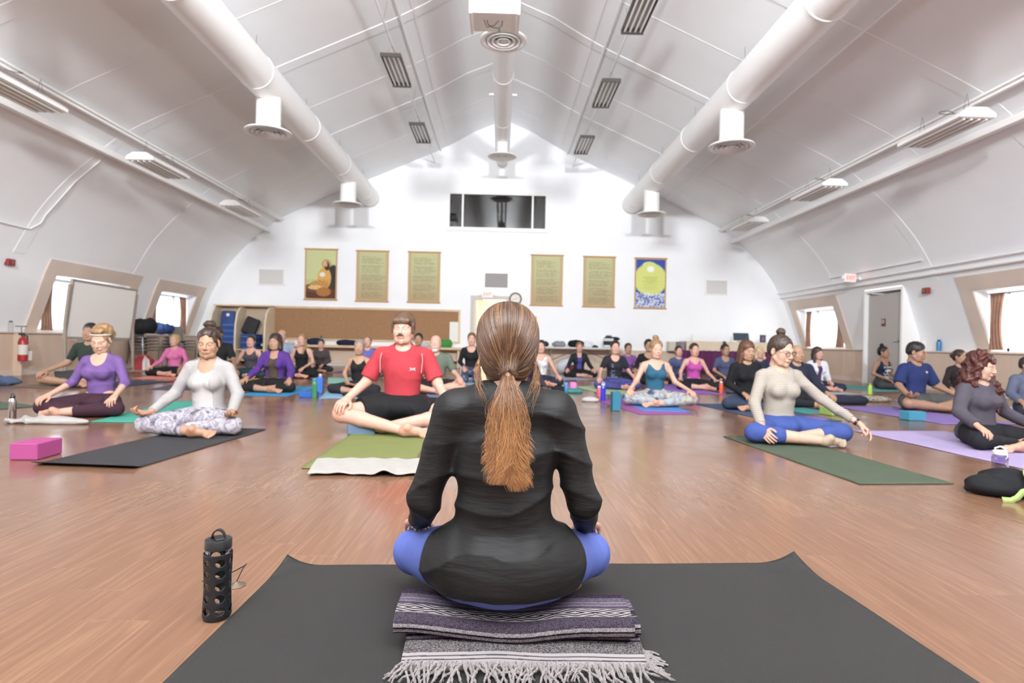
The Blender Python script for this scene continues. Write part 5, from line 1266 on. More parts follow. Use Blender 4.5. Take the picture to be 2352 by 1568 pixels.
# small hand cymbals joined by a cord
g = G(543, 1345)
t = empty('hand_cymbals', g, 0, 'small bronze hand cymbals on a black cord behind the black bottle', 'cymbals')
pr = [(.001, .012), (.006, .0125), (.010, .009), (.0125, .0055), (.025, .002), (.029, .0), (.029, .002), (.0125, .0085), (.001, .015)]
bz = mat('bronze', '8d7b6c', .35, metal=.85)
lathe_part('cymbal', pr, bz, t); c2 = lathe_part('cymbal', pr, bz, t); c2.location = (-.055, .02, 0)
q = MB(); q.tube([(0, 0, .013), (.006, .005, .03), (.012, .02, .05), (.018, .03, .06), (.010, .035, .052), (-.02, .035, .035), (-.06, .03, .015), (-.10, .02, .010), (-.115, .012, .009), (-.10, .004, .009), (-.06, .01, .015)], .0018, 6); q.build('cord', M_black, t)
def steel_bottle(at, label, h=.245, r=.036, body=M_steel, cap_=M_black, loop=True, cat='bottle', scale=1.0):
    g = G(*at); t = empty('water_bottle', g, 0, label, cat); s = h
    lathe_part('flask', [(r*.9, 0), (r, .004), (r, s*.72), (r*.93, s*.79), (r*.62, s*.86), (r*.60, s*.88)], body, t, 24)
    c = lathe_part('cap', [(r*.66, s*.865), (r*.68, s*.87), (r*.66, s*.96), (r*.5, s*.985), (.001, s*.985)], cap_, t, 20)
    if loop: q = MB(); q.tube([(-r*.45, 0, s*.96), (-r*.5, 0, s*1.03), (0, 0, s*1.07), (r*.5, 0, s*1.03), (r*.45, 0, s*.96)], r*.13, 6); q.build('carry_loop', cap_, c)
    return t
steel_bottle((28, 962), 'stainless steel flask with black loop cap at far left', .22, .030)
blue_g = mat('cobalt_plastic', '2433b4', .15, spec=.6); 
steel_bottle((1385, 921), 'cobalt blue bottle with chrome-look cap left of the tall blue block', .25, .036, blue_g, mat('pale_cap', 'c9ccd4', .3))
steel_bottle((1300, 902), 'light blue flask with dark cap beside the pink cup', .20, .030, mat('sky_enamel', '4f86c4', .35), M_black, False)
steel_bottle((722, 914), 'green glass bottle beside the blue block left of centre', .26, .034, mat('green_glass', '2c7a4a', .1, spec=.7), mat('green_glass', '2c7a4a', .1), False)
steel_bottle((735, 893), 'clear bottle with violet-blue base behind the green bottle', .24, .036, mat('violet_plastic', '6a74c4', .2), mat('pale_cap', 'c9ccd4', .3), False)
steel_bottle((1656, 903), 'orange bottle with white cap right of the violet mat', .21, .034, mat('orange_plastic', 'd4512c', .35), mat('white_cap', 'e9e7e4', .4), False)
steel_bottle((1998, 905), 'lime green shaker bottle in front of the lettered tank', .18, .034, mat('lime_plastic', 'a9cf4a', .3), mat('lime_plastic', 'a9cf4a', .3), True)
t = steel_bottle((1376, 910), 'coral pink cup behind the cobalt bottle', .16, .036, mat('coral_plastic', 'c9526a', .4), mat('white_cap', 'e9e7e4', .4), False, 'cup')
def stand_on(t, x, y, z): t.location = (x, y, z)
p = PX(2156, 818, 9.0); t = steel_bottle((2156, 890), 'blue bottle standing on the ledge right of the grey door', .24, .045, mat('teal_plastic', '2f77b0', .25), mat('dark_blue_cap', '1f4c78', .4), False); stand_on(t, p.x, p.y, .80)
p = PX(24, 775, -8.85); t = steel_bottle((24, 880), 'small clear bottle standing on the ledge above the extinguisher', .20, .04, M_clear, M_black, False); stand_on(t, p.x, p.y, .80)
# clear jar near the bag on the right
t = empty('glass_jar', G(2296, 1092), 0, 'clear plastic jar bottle with white lid near the auburn-haired person', 'bottle')
lathe_part('jar', [(.040, 0), (.045, .006), (.045, .12), (.040, .135), (.036, .14)], glassy('jar_plastic', 'cfc6e0', .35), t, 28)
lathe_part('lid', [(.038, .138), (.040, .14), (.040, .160), (.034, .165), (.001, .165)], mat('white_cap', 'e9e7e4', .4), t, 24)
q = MB(); q.tube([(-.03, 0, .162), (-.036, .0, .178), (0, 0, .190), (.036, 0, .178), (.03, 0, .162)], .005, 8); q.build('carry_loop', mat('white_cap', 'e9e7e4', .4), t)
# ---- foam blocks
def block(at, dims, color, label, rz=0.0, z=0.0, name='yoga_block'):
    g = G(*at); q = MB(); q.box((0, 0, dims[2]/2), dims, bev=.006); m = mat('foam_%s' % color, color, .85, bump=.25, bscale=300, spec=.2)
    o = q.build(name, m); o.location = (g.x, g.y, z+.001); o.rotation_euler = (0, 0, rz); o.data.polygons.foreach_set('use_smooth', [False]*len(o.data.polygons)); return tag(o, label, 'yoga block')
def block2(nl, dims, color, label, rz, z=0):        # placed by its near lower left corner
    g = G(*nl); R = Matrix.Rotation(rz, 3, 'Z'); c = R @ Vector((dims[0]/2, dims[1]/2, 0)); o = block(nl, dims, color, label, rz, z); o.location = (g.x+c.x, g.y+c.y, z+.001); return o
block2((20, 1057), (.165, .235, .105), '9f4379', 'magenta foam block in the left foreground', 0.05)
block2((1407, 944), (.098, .155, .225), '2f6f86', 'tall teal foam block standing on end right of the teacher', .0)
block2((2089, 966), (.215, .15, .10), '3f86a0', 'teal foam block in front of the person in royal blue', .12)
gb_ = block2((1911, 955), (.16, .21, .095), '8aa357', 'green foam block with a purple strap beside the black jacket', .2)
block2((797, 998), (.23, .30, .095), '5b6f86', 'slate blue foam block under the knee of the person in red', 0.0)
block2((975, 1000), (.16, .30, .10), '6d8ba4', 'pale blue foam block at the right knee side of the person in red', 0)
block2((686, 913), (.23, .15, .075), '2e5aa8', 'royal blue foam block lying by the green bottle', .1)
block2((716, 903), (.15, .10, .22), '3a68b8', 'upright blue foam block behind the green bottle', .1)
# ---- soft things
def lump(name, at, r, color, label, cat, seed=0, h=.02, m=None, flat=.5, n=6, spread=1.0, amp=.010, pz=0.0, extra=None):
    rr = np.random.default_rng(seed); g = G(*at) if len(at) == 2 else Vector(at); L = []
    for k in range(n):
        a = rr.uniform(0, 2*PI); d = rr.uniform(.1, .65)*spread; c = (r[0]*d*math.cos(a), r[1]*d*math.sin(a), r[2]*.45)
        L.append(ell(c, (r[0]*rr.uniform(.4, .7), r[1]*rr.uniform(.4, .75), r[2]*rr.uniform(.4, .6)), .03))
    L.append(ell((0, 0, r[2]*.4), (r[0]*.8, r[1]*.8, r[2]*.5), .03))
    V, Q = mesh_prims(L+(extra or []), max(.008, min(r)*.08), folds(amp, 60/ max(.6, r[0]*4), seed*1.3, (.6, .7, .5))); V[:, 2] = np.maximum(V[:, 2], .002)
    o = npmesh(name, V, Q, m or fabric(color)); o.location = (g.x, g.y, pz); return tag(o, label, cat)
lump('folded_jeans', (12, 884), (.30, .16, .13), '47597c', 'crumpled blue jeans lying at the far left on the brown mat', 'clothes', 1)
lump('rolled_towel', (112, 972), (.36, .085, .05), 'aca6a0', 'cream towel rolled along the near end of the teal mat', 'towel', 2, n=10)
lump('black_jacket', (1943, 928), (.30, .15, .13), '232a3c', 'dark navy jacket heaped behind the green block', 'clothes', 3)
lump('patterned_scarf', (2000, 922), (.30, .12, .08), '7a7168', 'black and tan patterned scarf crumpled beside the navy jacket', 'scarf', 4, m=pattern_mat('scarf_print', ['211f22', 'b8a68c', 'd8d2c8', '2a282b'], 26))
lump('black_bag', (848, 912), (.42, .16, .08), '1a1a1d', 'flat black bag lying left of the person in red', 'bag', 5)
lump('dark_bag', (1284, 901), (.16, .12, .10), '1f1f26', 'small dark bag left of the light blue flask', 'bag', 6)
lump('teal_cloth', (1322, 902), (.14, .12, .06), '2c8a86', 'teal cloth right of the light blue flask', 'clothes', 7)
lump('white_socks', (1357, 922), (.14, .07, .05), 'b5b0ae', 'white socks dropped left of the cobalt bottle', 'clothes', 8)
lump('yoga_strap', (1862, 968), (.16, .09, .05), '5d4a86', 'purple strap coiled beside the striped sweater person', 'strap', 9)
lump('cloth_bundle', (1682, 903), (.16, .10, .07), '3a4258', 'dark cloth bundle right of the orange bottle', 'clothes', 10)
lump('yellow_cloth', (1076, 898), (.12, .09, .06), 'b9a24a', 'yellow cloth left of the hair of the teacher', 'clothes', 11)
q = MB(); q.box((0, 0, .06), (.12, .12, .12), bev=.02); g = G(1318, 894); o = q.build('pink_cup', mat('pink_plastic', 'd777b8', .5)); o.location = (g.x, g.y+.1, 0.002); tag(o, 'pink tub between the light blue flask and teal cloth', 'tub')
q = MB(); pts = [(math.cos(a)*(.05+.005*a), math.sin(a)*.05, .010+.035*abs(math.sin(a*.5))) for a in np.linspace(0, 7, 26)]; q.tube(pts, .009, 4); g = G(1955, 935); o = q.build('yoga_strap', fabric('6a55a0')); o.location = (gb_.location.x, gb_.location.y, .092); tag(o, 'purple strap looped over the green block', 'strap')
# white towel in front of the olive mat, with one rippled corner
a, b = G(706, 1095), G(985, 1094); c, d = G(728, 1058), G(985, 1058); nx, ny = 60, 24; V = []
for i in range(nx):
    for j in range(ny):
        u, v = i/(nx-1), j/(ny-1); p = (a*(1-u)+b*u)*(1-v)+(c*(1-u)+d*u)*v
        z = .017+.003*math.sin(u*9+v*3)+.026*math.exp(-((u-.62-v*.08)/.07)**2)*(1-v)**.5+.003*math.sin(u*31+v*5); V.append((p.x, p.y+.02*math.sin(u*7), z))
Q = [(i*ny+j, (i+1)*ny+j, (i+1)*ny+j+1, i*ny+j+1) for i in range(nx-1) for j in range(ny-1)]
o = npmesh('towel', V, Q, mat('terry_cloth', 'a8a39c', .95, bump=.7, bscale=300, vary=.05, vscale=20)); s_ = o.modifiers.new('t', 'SOLIDIFY'); s_.thickness = .006; s_.offset = 0; tag(o, 'cream towel spread at the near end of the olive mat', 'towel')
# black bag with lime straps
t = empty('gym_bag', G(2318, 1142), .0, 'black cloth bag with lime green straps at the right edge', 'bag')
V, Q = mesh_prims([ell((0, .05, .05), (.17, .12, .065), .03), ell((.12, .02, .06), (.14, .10, .06), .03), ell((-.08, .07, .055), (.09, .08, .055), .03), ell((.03, .06, .10), (.10, .07, .055), .03), ell((.05, .12, .07), (.12, .08, .06), .03), cap((-.13, .07, .04), (-.17, .09, .025), .03, .014)], .005, folds(.007, 42, .4, (.7, .6, .5))); V[:, 2] = np.maximum(V[:, 2], .003)
npmesh('bag_body', V, Q, fabric('17181b'), t)
def strap(nm, pts, w, m, parent, th=.003):
    V = []; pts = [Vector(p) for p in pts]
    for i, p in enumerate(pts):
        d = (pts[min(i+1, len(pts)-1)]-pts[max(i-1, 0)]).normalized(); s = d.cross(Vector((0, .95, -.45))).normalized(); V += [p-s*w/2, p+s*w/2]
    o = npmesh(nm, [tuple(v) for v in V], [(2*i, 2*i+1, 2*i+3, 2*i+2) for i in range(len(pts)-1)], m, parent); md = o.modifiers.new('t', 'SOLIDIFY'); md.thickness = th; return o
lime = fabric('9bb55e')
strap('strap', [(-.125, -.10, .012), (-.08, -.105, .010), (-.043, -.10, .024), (-.014, -.098, .055), (.03, -.10, .068), (.08, -.10, .052), (.15, -.095, .05)], .030, lime, t)
strap('strap', [(.10, .02, .150), (.075, -.02, .150), (.045, -.05, .138), (.032, -.082, .112), (.048, -.10, .085), (.08, -.105, .066), (.15, -.10, .055)], .034, lime, t)
q = MB(); q.lathe([(.009, 0), (.013, .002), (.009, .004)], (-.175, .08, .012), 12, close=False); q.build('ring', M_chrome, t)
# ================================================================ THINGS ON AND ALONG THE WALLS
WY = BY-.03
def grid_art(name, cx, cz, w, h, fn, parent, y, nx=110, nz=170):
    u, v = np.meshgrid(np.linspace(0, 1, nx), np.linspace(0, 1, nz), indexing='ij'); C = fn(u, v)
    V = np.stack([cx+(u-.5)*w, np.full_like(u, y), cz+(v-.5)*h], -1).reshape(-1, 3); i, j = np.meshgrid(np.arange(nx-1), np.arange(nz-1), indexing='ij'); a = (i*nz+j).ravel()
    return npmesh(name, V, np.stack([a, a+nz, a+nz+1, a+1], 1), mat('printed_poster', rough=.7, attr=True), parent, C.reshape(-1, 3))
def mixc(C, m, col): m = np.clip(m, 0, 1)[..., None]; return C*(1-m)+lin(col)*m
def disc(u, v, cx, cy, rx, ry, e=12): return np.clip((1-np.hypot((u-cx)/rx, (v-cy)/ry))*e, 0, 1)
def parchment(u, v):
    C = mixc(np.tile(lin('bdb98e'), u.shape+(1,)), v, 'c4c490'); C = mixc(C, 1-v*1.6, 'b59f74'); return mixc(C, (np.abs(u-.5) > .44)*.5, 'b89a68')
def text_rows(seed):
    r = np.random.default_rng(seed)
    def f(u, v):
        C = parchment(u, v); nl = 46; row = np.floor((1-v)*nl).astype(int); fr = ((1-v)*nl) % 1; ln = r.uniform(.55, .82, nl); ln[[0, 1, 2, 3, 44, 45]] = 0
        for k in (11, 20, 28, 37): ln[k] = 0
        ln[4] = .5; gaps = r.random((nl, 40)) < .16
        on = (fr > .25) & (fr < .70) & (u > .13) & (u < .13+ln[np.clip(row, 0, nl-1)]) & ~gaps[np.clip(row, 0, nl-1), np.clip((u*40).astype(int), 0, 39)]
        return mixc(C, on*.55, '6f6748')
    return f
def robed(u, v):                                    # a generic seated robed figure, loosely painted
    C = parchment(u, v); C = mixc(C, np.ones_like(u), 'c9cf93')
    C = mixc(C, disc(u, v, .92, .30, .30, .42), '2f2b2c'); C = mixc(C, disc(u, v, .50, .10, .62, .16), '5b2f22'); C = mixc(C, disc(u, v, .30, .22, .36, .10), '7a4326')
    C = mixc(C, disc(u, v, .62, .42, .24, .24), 'dca64e'); C = mixc(C, disc(u, v, .45, .28, .34, .10), 'cf9246'); C = mixc(C, disc(u, v, .32, .23, .26, .05), 'e8c27a'); C = mixc(C, disc(u, v, .60, .14, .26, .10), 'b8762f')
    C = mixc(C, disc(u, v, .68, .72, .16, .10), 'b5793a'); C = mixc(C, disc(u, v, .68, .72, .13, .08), 'd9b877'); C = mixc(C, disc(u, v, .70, .68, .09, .10), '3c2a22'); C = mixc(C, disc(u, v, .66, .715, .055, .055), 'd9a77e')
    C = mixc(C, disc(u, v, .55, .50, .10, .05), 'e9e6da'); n = .5+.5*np.sin(u*40+v*22)*np.sin(v*50-u*9); return mixc(C, (v < .4)*n*.25, '3f2a20')
def skyposter(u, v):
    C = np.tile(lin('2c49a8'), u.shape+(1,)); C = mixc(C, disc(u, v, .5, .58, .60, .36, 10), 'd9e07a'); C = mixc(C, disc(u, v, .45, .88, .25, .08, 8), 'd9e07a'); C = mixc(C, disc(u, v, .5, .80, .14, .07, 6), 'f2f6ee')
    n = np.sin(u*31+3*np.sin(v*40))*np.sin(v*55+2*np.sin(u*17)); C = mixc(C, (v < .30)*np.clip(.5+.8*n, 0, 1), 'dfe6f4'); C = mixc(C, (v < .30)*np.clip(-.4-n, 0, 1), '2a3aa0')
    row = np.floor(v*34).astype(int); fr = (v*34) % 1; wd = .12+.16*np.abs(np.sin(row*1.3)); on = (v > .36) & (v < .64) & (fr > .3) & (fr < .65) & (np.abs(u-.5) < wd); return mixc(C, on*.5, '7f8a4a')
BAMB = mat('bamboo_rod', 'c99a62', .5)
for i, (cx, cy, fn, lab) in enumerate([(737, 630, robed, 'scroll with a painted robed figure, leftmost on the far wall'), (855, 634, text_rows(1), 'parchment text scroll second from the left on the far wall'), (974, 636.5, text_rows(2), 'parchment text scroll third from the left, left of the doorway'),
                                       (1256, 643.5, text_rows(3), 'parchment text scroll just right of the round clock'), (1376, 647, text_rows(4), 'parchment text scroll second from the right on the far wall'), (1494, 650.5, skyposter, 'blue and yellow scroll with clouds, rightmost on the far wall')]):
    p = P(cx, cy, WY); t = empty('wall_scroll', (p.x, WY, p.z), 0, lab, 'poster', 'scrolls hanging on the far wall'); w, h = .93, 1.50
    q = MB(); q.box((0, .012, 0), (w+.03, .012, h)); q.build('backing', mat('scroll_backing', 'c9a878', .7), t)
    grid_art('print', 0, 0, w-.05, h-.06, fn, t, .004)
    for z in (-h/2-.01, h/2+.01): q = MB(); q.tube([(-w/2-.04, 0, z), (w/2+.04, 0, z)], .020, 10); q.build('rod', BAMB, t)
    for x in (-w/2, w/2): q = MB(); q.box((x, .006, 0), (.03, .012, h)); q.build('side_strip', BAMB, t)
# clock
p = P(1184, 686, WY); t = empty('wall_clock', (p.x, WY, p.z), 0, 'round wooden-rimmed wall clock above the teacher', 'clock'); R = Matrix.Rotation(PI/2, 3, 'X')
q = MB(); q.lathe([(.150, 0), (.150, .03), (.175, .035), (.19, .02), (.19, 0)], (0, 0, 0), 36, R, close=False); q.build('rim', mat('walnut_rim', '6a4a30', .4), t)
q = MB(); q.lathe([(.001, .012), (.152, .012)], (0, 0, 0), 36, R, close=False); q.build('dial', mat('dial', 'ece9df', .6), t)
q = MB(); 
for k in range(12): a = k*PI/6; q.box((.128*math.sin(a), -.014, .128*math.cos(a)), (.010, .003, .024), Matrix.Rotation(a, 3, 'Y'))
q.build('hour_marks', M_black, t)
for nm, a, L in (('hour_hand', 1.2, .07), ('minute_hand', 4.3, .11)): q = MB(); q.box((L/2*math.sin(a), -.018, L/2*math.cos(a)), (.008, .003, L), Matrix.Rotation(a, 3, 'Y')); q.build(nm, M_black, t)
# exit signs with emergency heads
def exit_sign(loc, rz, label):
    t = empty('exit_sign', loc, rz, label, 'sign'); q = MB(); q.box((0, 0, 0), (.32, .05, .20), bev=.006); q.build('box', M_metalwhite, t)
    q = MB(); q.box((0, -.027, 0), (.29, .004, .17)); f = q.build('face', mat('exit_glow', 'ffb3ad', .5, emit=.9), t)
    cu = bpy.data.curves.new('x', 'FONT'); cu.body = 'EXIT'; cu.size = .125; cu.align_x = 'CENTER'; cu.align_y = 'CENTER'; cu.extrude = .001; ob = bpy.data.objects.new('x', cu); COL.objects.link(ob); bpy.context.view_layer.update()
    me = bpy.data.meshes.new_from_object(ob.evaluated_get(bpy.context.evaluated_depsgraph_get())); bpy.data.objects.remove(ob); me.materials.clear(); me.materials.append(mat('exit_red', 'e8534e', .5, emit=.9))
    l = bpy.data.objects.new('lettering', me); COL.objects.link(l); l.parent = f; l.location = (0, -.031, 0); l.rotation_euler = (PI/2, 0, 0)
    for s in (-1, 1): q = MB(); q.lathe([(.02, -.03), (.045, .02), (.04, .03), (.001, .032)], (s*.24, -.03, -.0), 14, Matrix.Rotation(PI/2, 3, 'X')); q.tube([(s*.16, 0, 0), (s*.22, -.01, 0)], .012, 6); q.build('emergency_head', M_metalwhite, t)
p = P(1120, 676, WY); exit_sign((p.x, WY-.02, p.z), 0, 'red lit exit sign above the far doorway')
exit_sign((8.12, 13.65, 2.46), .25, 'red lit exit sign on the right wall near the grey door')
# vents
def vent(px, py, w, h, dark, label):
    p = P(px, py, WY); t = empty('wall_vent', (p.x, WY+.02, p.z), 0, label, 'vent'); q = MB(); q.box((0, .004, 0), (w, .01, h)); q.build('back', mat('vent_back_%d' % dark, 'a9a5a4' if dark else 'dcdad6', .7), t)
    q = MB(); 
    for s in (-1, 1): q.box((s*w/2, -.009, 0), (.03, .036, h+.034)); q.box((0, -.01, s*h/2), (w+.03, .03, .03))
    q.build('frame', M_metalwhite, t)
    for k in range(9): q = MB(); q.box((0, -.008, -h/2+.04+(h-.08)*k/8), (w-.03, .018, .014), Matrix.Rotation(.5, 3, 'X')); q.build('slat', mat('vent_slat_%d' % dark, 'b5b1b0' if dark else 'e3e1de', .5), t)
vent(1140, 644, .72, .46, 1, 'grey louvred vent above the far doorway'); vent(623, 636, .74, .46, 0, 'white louvred vent left of the scrolls'); vent(1646, 660, .66, .44, 0, 'white louvred vent right of the scrolls')
p = P(1222, 740, WY); t = empty('picture_frame', (p.x, WY+.01, p.z), 0, 'small framed notice right of the doorway', 'picture'); q = MB(); q.box((0, 0, 0), (.28, .02, .36), bev=.004); q.build('frame', BAMB, t); q = MB(); q.box((0, -.012, 0), (.22, .004, .30)); q.build('sheet', M_paper, t)
# strobes
for (x, y, z, lab) in ((-8.66, 10.6, 2.02, 'small red fire alarm strobe on the left wall'), (8.62, 11.85, 2.02, 'small red fire alarm strobe on the right wall by the door')):
    t = empty('alarm_strobe', (x, y, z), 0, lab, 'alarm'); s = 1 if x > 0 else -1
    q = MB(); q.box((0, 0, 0), (.07, .17, .12), bev=.008); b_ = q.build('housing', mat('alarm_red', '8f2a2c', .4), t); q = MB(); q.box((-s*.042, 0, .0), (.02, .05, .08), bev=.006); q.build('lens', M_clear, b_)
# cork board on the far wall
a, b = P(619, 704, WY), P(1054, 786, WY); cx, cz, w, h = (a.x+b.x)/2, (a.z+b.z)/2, b.x-a.x, a.z-b.z
t = empty('cork_board', (cx, WY, cz), 0, 'long brown cork board with a wooden frame above the counter', 'notice board')
q = MB(); q.box((0, .01, 0), (w, .02, h)); q.build('cork', mat('cork', 'a37a55', .9, vary=.10, vscale=12, bump=.3), t)
for nm, c, d in (('frame_rail', (0, -.005, h/2), (w+.06, .04, .06)), ('frame_rail', (0, -.005, -h/2), (w+.06, .04, .05)), ('frame_stile', (w/2, -.004, 0), (.056, .034, h-.06)), ('frame_stile', (-w/2, -.004, 0), (.056, .034, h-.06))):
    q = MB(); q.box(c, d); q.build(nm, M_wood, t)
p = P(1043, 762, WY); q = MB(); q.box((p.x, WY-.018, p.z), (.27, .004, .60)); tag(q.build('notice_sheet', M_paper), 'white notice sheet pinned at the right end of the cork board', 'paper')
q = MB(); 
p = P(1060, 724, WY); 
# counter with open cubbies under the cork board
a, b = P(600, 798, BY-.5), P(1062, 800, BY-.5); zt = .80-.0+(791-797)/76*.0-.10
zt = P(850, 797, BY-.5).z
t = empty('counter', (0, 0, 0), 0, 'long wooden counter with open cubbies below the cork board', 'counter')
q = MB(); q.box(((a.x+b.x)/2, BY-.27, zt), (b.x-a.x, .54, .07), bev=.008); q.build('worktop', M_wood, t)
q = MB(); q.box(((a.x+b.x)/2+.1, BY-.03, zt/2), (b.x-a.x-.4, .03, zt-.08)); q.build('back_panel', M_panel, t)
for x in (a.x+.1, a.x+1.25, b.x-1.1, b.x-.12):
    q = MB(); q.box((x, BY-.25, zt/2-.02), (.05, .46, zt-.06)); q.build('upright', M_wood, t)
for xa, xb in ((a.x+.1, a.x+1.25), (b.x-1.1, b.x-.12)):
    q = MB(); q.box(((xa+xb)/2, BY-.26, .22), (xb-xa, .44, .03)); q.build('shelf', M_wood, t)
# tall open shelving at the left end with curved side panels
zt2 = P(560, 702, BY-.6).z; XA = P(487, 740, BY-.6).x; XB = P(545, 740, BY-.6).x; XC = P(612, 740, BY-.6).x
t = empty('shelf_unit', (0, 0, 0), 0, 'pale open shelf unit with curved side panels in the far left corner', 'shelves')
prof2 = [(BY-.02, 0), (BY-.75, 0), (BY-.75, zt2-.9), (BY-.72, zt2-.5), (BY-.62, zt2-.22), (BY-.45, zt2-.06), (BY-.3, zt2), (BY-.02, zt2)]
for x in (XA, XB, XC):
    q = MB(); q.prism(prof2, x-.025, x+.025, 0); fix_normals(q.build('side_panel', mat('maple_pale', 'dfcdb2', .45, vary=.08, vscale=3), t))
q = MB(); q.box(((XA+XC)/2, BY-.2, zt2+.02), (XC-XA+.1, .5, .04)); q.build('top_board', M_wood, t)
q = MB(); q.box(((XA+XC)/2, BY-.03, zt2/2), (XC-XA, .03, zt2)); q.build('back_panel', mat('beige_panel', 'cdb9a0', .6), t)
for z in (.12, .42): q = MB(); q.box(((XA+XC)/2, BY-.36, z), (XC-XA, .68, .03)); q.build('shelf', M_wood, t)
M_blue = mat('blue_vinyl', '2b4a8c', .5); 
ORD = ['lowest', 'second', 'third', 'fourth', 'fifth', 'sixth', 'seventh', 'eighth', 'ninth', 'tenth', 'eleventh', 'twelfth', 'thirteenth']
for j in range(8):
    q = MB(); q.box((0, 0, .028), (.44, .5, .052), bev=.015); o = q.build('folded_mat', M_blue if j % 3 else mat('blue_vinyl_pale', '4468a8', .5)); o.location = ((XB+XC)/2-.08, BY-.4, .437+j*.055); tag(o, 'folded blue exercise mat, %s from the bottom of the right shelf pile' % ORD[j], 'folded mat', 'folded blue mats piled on the right shelf')
for j in range(13):
    q = MB(); q.box((0, 0, .028), (.34, .5, .052), bev=.015); o = q.build('folded_mat', M_blue if j % 3 else mat('blue_vinyl_pale', '4468a8', .5)); o.location = (XB-.24, BY-.4, .437+j*.055); tag(o, 'folded blue exercise mat, %s from the bottom of the tall left shelf pile' % ORD[j], 'folded mat', 'folded blue mats piled on the left shelf')
def chairback(x, z, w, h, m, label, tilt=0.0, y=BY-.45):
    q = MB(); q.box((0, 0, h/2), (w, .07, h), bev=.03); o = q.build('floor_chair', m); o.location = (x, y, z); o.rotation_euler = (-.12, tilt, 0); return tag(o, label, 'floor chair')
o = chairback(XA+.30, .437, .40, 1.12, M_blue, 'upright navy folded floor chair with white tag on the left shelf', y=BY-.35); q = MB(); q.lathe([(.001, 0), (.05, 0), (.05, .004), (.001, .005)], (0, -.038, 1.0), 16, Matrix.Rotation(PI/2, 3, 'X')); q.build('white_tag', M_paper, o)
chairback(XB+.22, .88, .42, .50, mat('black_vinyl', '1b1c22', .5), 'black folded floor chair leaning on top of the right shelf pile', .35, BY-.42)
chairback(XC-.12, .5, .20, .92, mat('navy_vinyl', '22305e', .5), 'slim navy floor chair standing at the end of the right shelf', 0, BY-.3)
# things lying on the counter
ct = zt+.036
def onc(px, dy, py=795): p = P(px, py, BY-.3); return (p.x, BY-.3, 0)
for i, (px, r, c, lab, cat) in enumerate([(668, (.12, .12, .10), 'd9d4cc', 'white bundle on the counter behind the blue shirt', 'clothes'), (722, (.26, .14, .20), '20294a', 'navy jacket heaped on the counter', 'clothes'), (795, (.30, .15, .17), '1d2440', 'navy sweater on the counter left of the red shirt', 'clothes'), (1022, (.20, .15, .24), '3fa03a', 'bright green bag on the right end of the counter', 'bag'), (978, (.16, .12, .14), 'c4d0d2', 'pale blue cloth on the counter behind the balding person', 'clothes')]):
    lump('bundle', onc(px, 0), r, c, lab, cat, 20+i, pz=ct)
steel_b = steel_bottle((738, 870), 'black bottle with teal band standing on the counter', .26, .035, mat('teal_plastic', '2f77b0', .25), M_black, True); steel_b.location = (P(737, 795, BY-.3).x, BY-.3, ct)
# folding table right of the doorway, with bags
a, b = P(1238, 798, BY-.9), P(1432, 801, BY-.9); zt3 = (a.z+b.z)/2
t = empty('folding_table', (0, 0, 0), 0, 'long white folding table against the far wall', 'table')
q = MB(); q.box(((a.x+b.x)/2, BY-.55, zt3), (b.x-a.x, .72, .045), bev=.012); q.build('tabletop', mat('white_laminate', 'd9d7d4', .4), t)
for x in (a.x+.35, b.x-.35):
    for y in (BY-.82, BY-.28): q = MB(); q.tube([(x, y, zt3-.02), (x, y, .01)], .016, 8); q.build('leg', M_grey, t)
    q = MB(); q.tube([(x, BY-.82, .12), (x, BY-.28, .12)], .012, 6); q.build('foot_bar', M_grey, t)
for s, x in ((1, a.x+.35), (-1, b.x-.35)): q = MB(); q.tube([(x, BY-.8, .30), (x+s*.8, BY-.8, zt3-.03)], .012, 6); q.build('brace', mat('brown_metal', '5b4844', .5), t)
ct3 = zt3+.024
def ont(px): p = P(px, 790, BY-.55); return (p.x, BY-.55, 0)
for i, (px, r, c, lab, cat) in enumerate([(1250, (.16, .14, .16), '2a2b30', 'black bag at the left end of the folding table', 'bag'), (1283, (.20, .14, .17), '8f9298', 'grey and white bundle on the folding table', 'bag'), (1322, (.22, .15, .22), '1d1e20', 'rounded black bag in the middle of the folding table', 'bag'), (1352, (.13, .1, .18), 'dfe2ea', 'white bag right of the rounded black bag', 'bag'), (1364, (.12, .08, .06), '2f3237', 'flat dark pouch on the folding table', 'bag')]):
    lump('table_bag', ont(px), r, c, lab, cat, 40+i, pz=ct3)
t = empty('tote_bag', (ont(1398)[0], BY-.55, ct3), 0, 'black and white striped tote bag at the right end of the folding table', 'bag')
q = MB(); q.box((0, 0, .15), (.30, .16, .30), bev=.03); q.build('tote_body', stripe_mat('bag_stripe', '24262a', 'd4d6da', .2, .4), t)
for s in (-1, 1): q = MB(); q.tube([(-.08, s*.06, .29), (-.07, s*.06, .36), (.07, s*.06, .36), (.08, s*.06, .29)], .010, 6); q.build('handle', M_black, t)
V, Q = mesh_prims([ell((.19, 0, .27), (.14, .08, .06), .03), ell((.0, .02, .30), (.12, .07, .05), .03)], .015, folds(.01, 50, 2)); npmesh('draped_cloth', V, Q, fabric('202125'), t)
lump('plastic_sack', G(1302, 858), (.34, .24, .42), 'c7ccd8', 'white plastic sack under the folding table', 'bag', 51)
lump('crimson_bag', G(1322, 860), (.26, .20, .26), '8c2b4a', 'crimson bag slumped beside the white plastic sack', 'bag', 52)
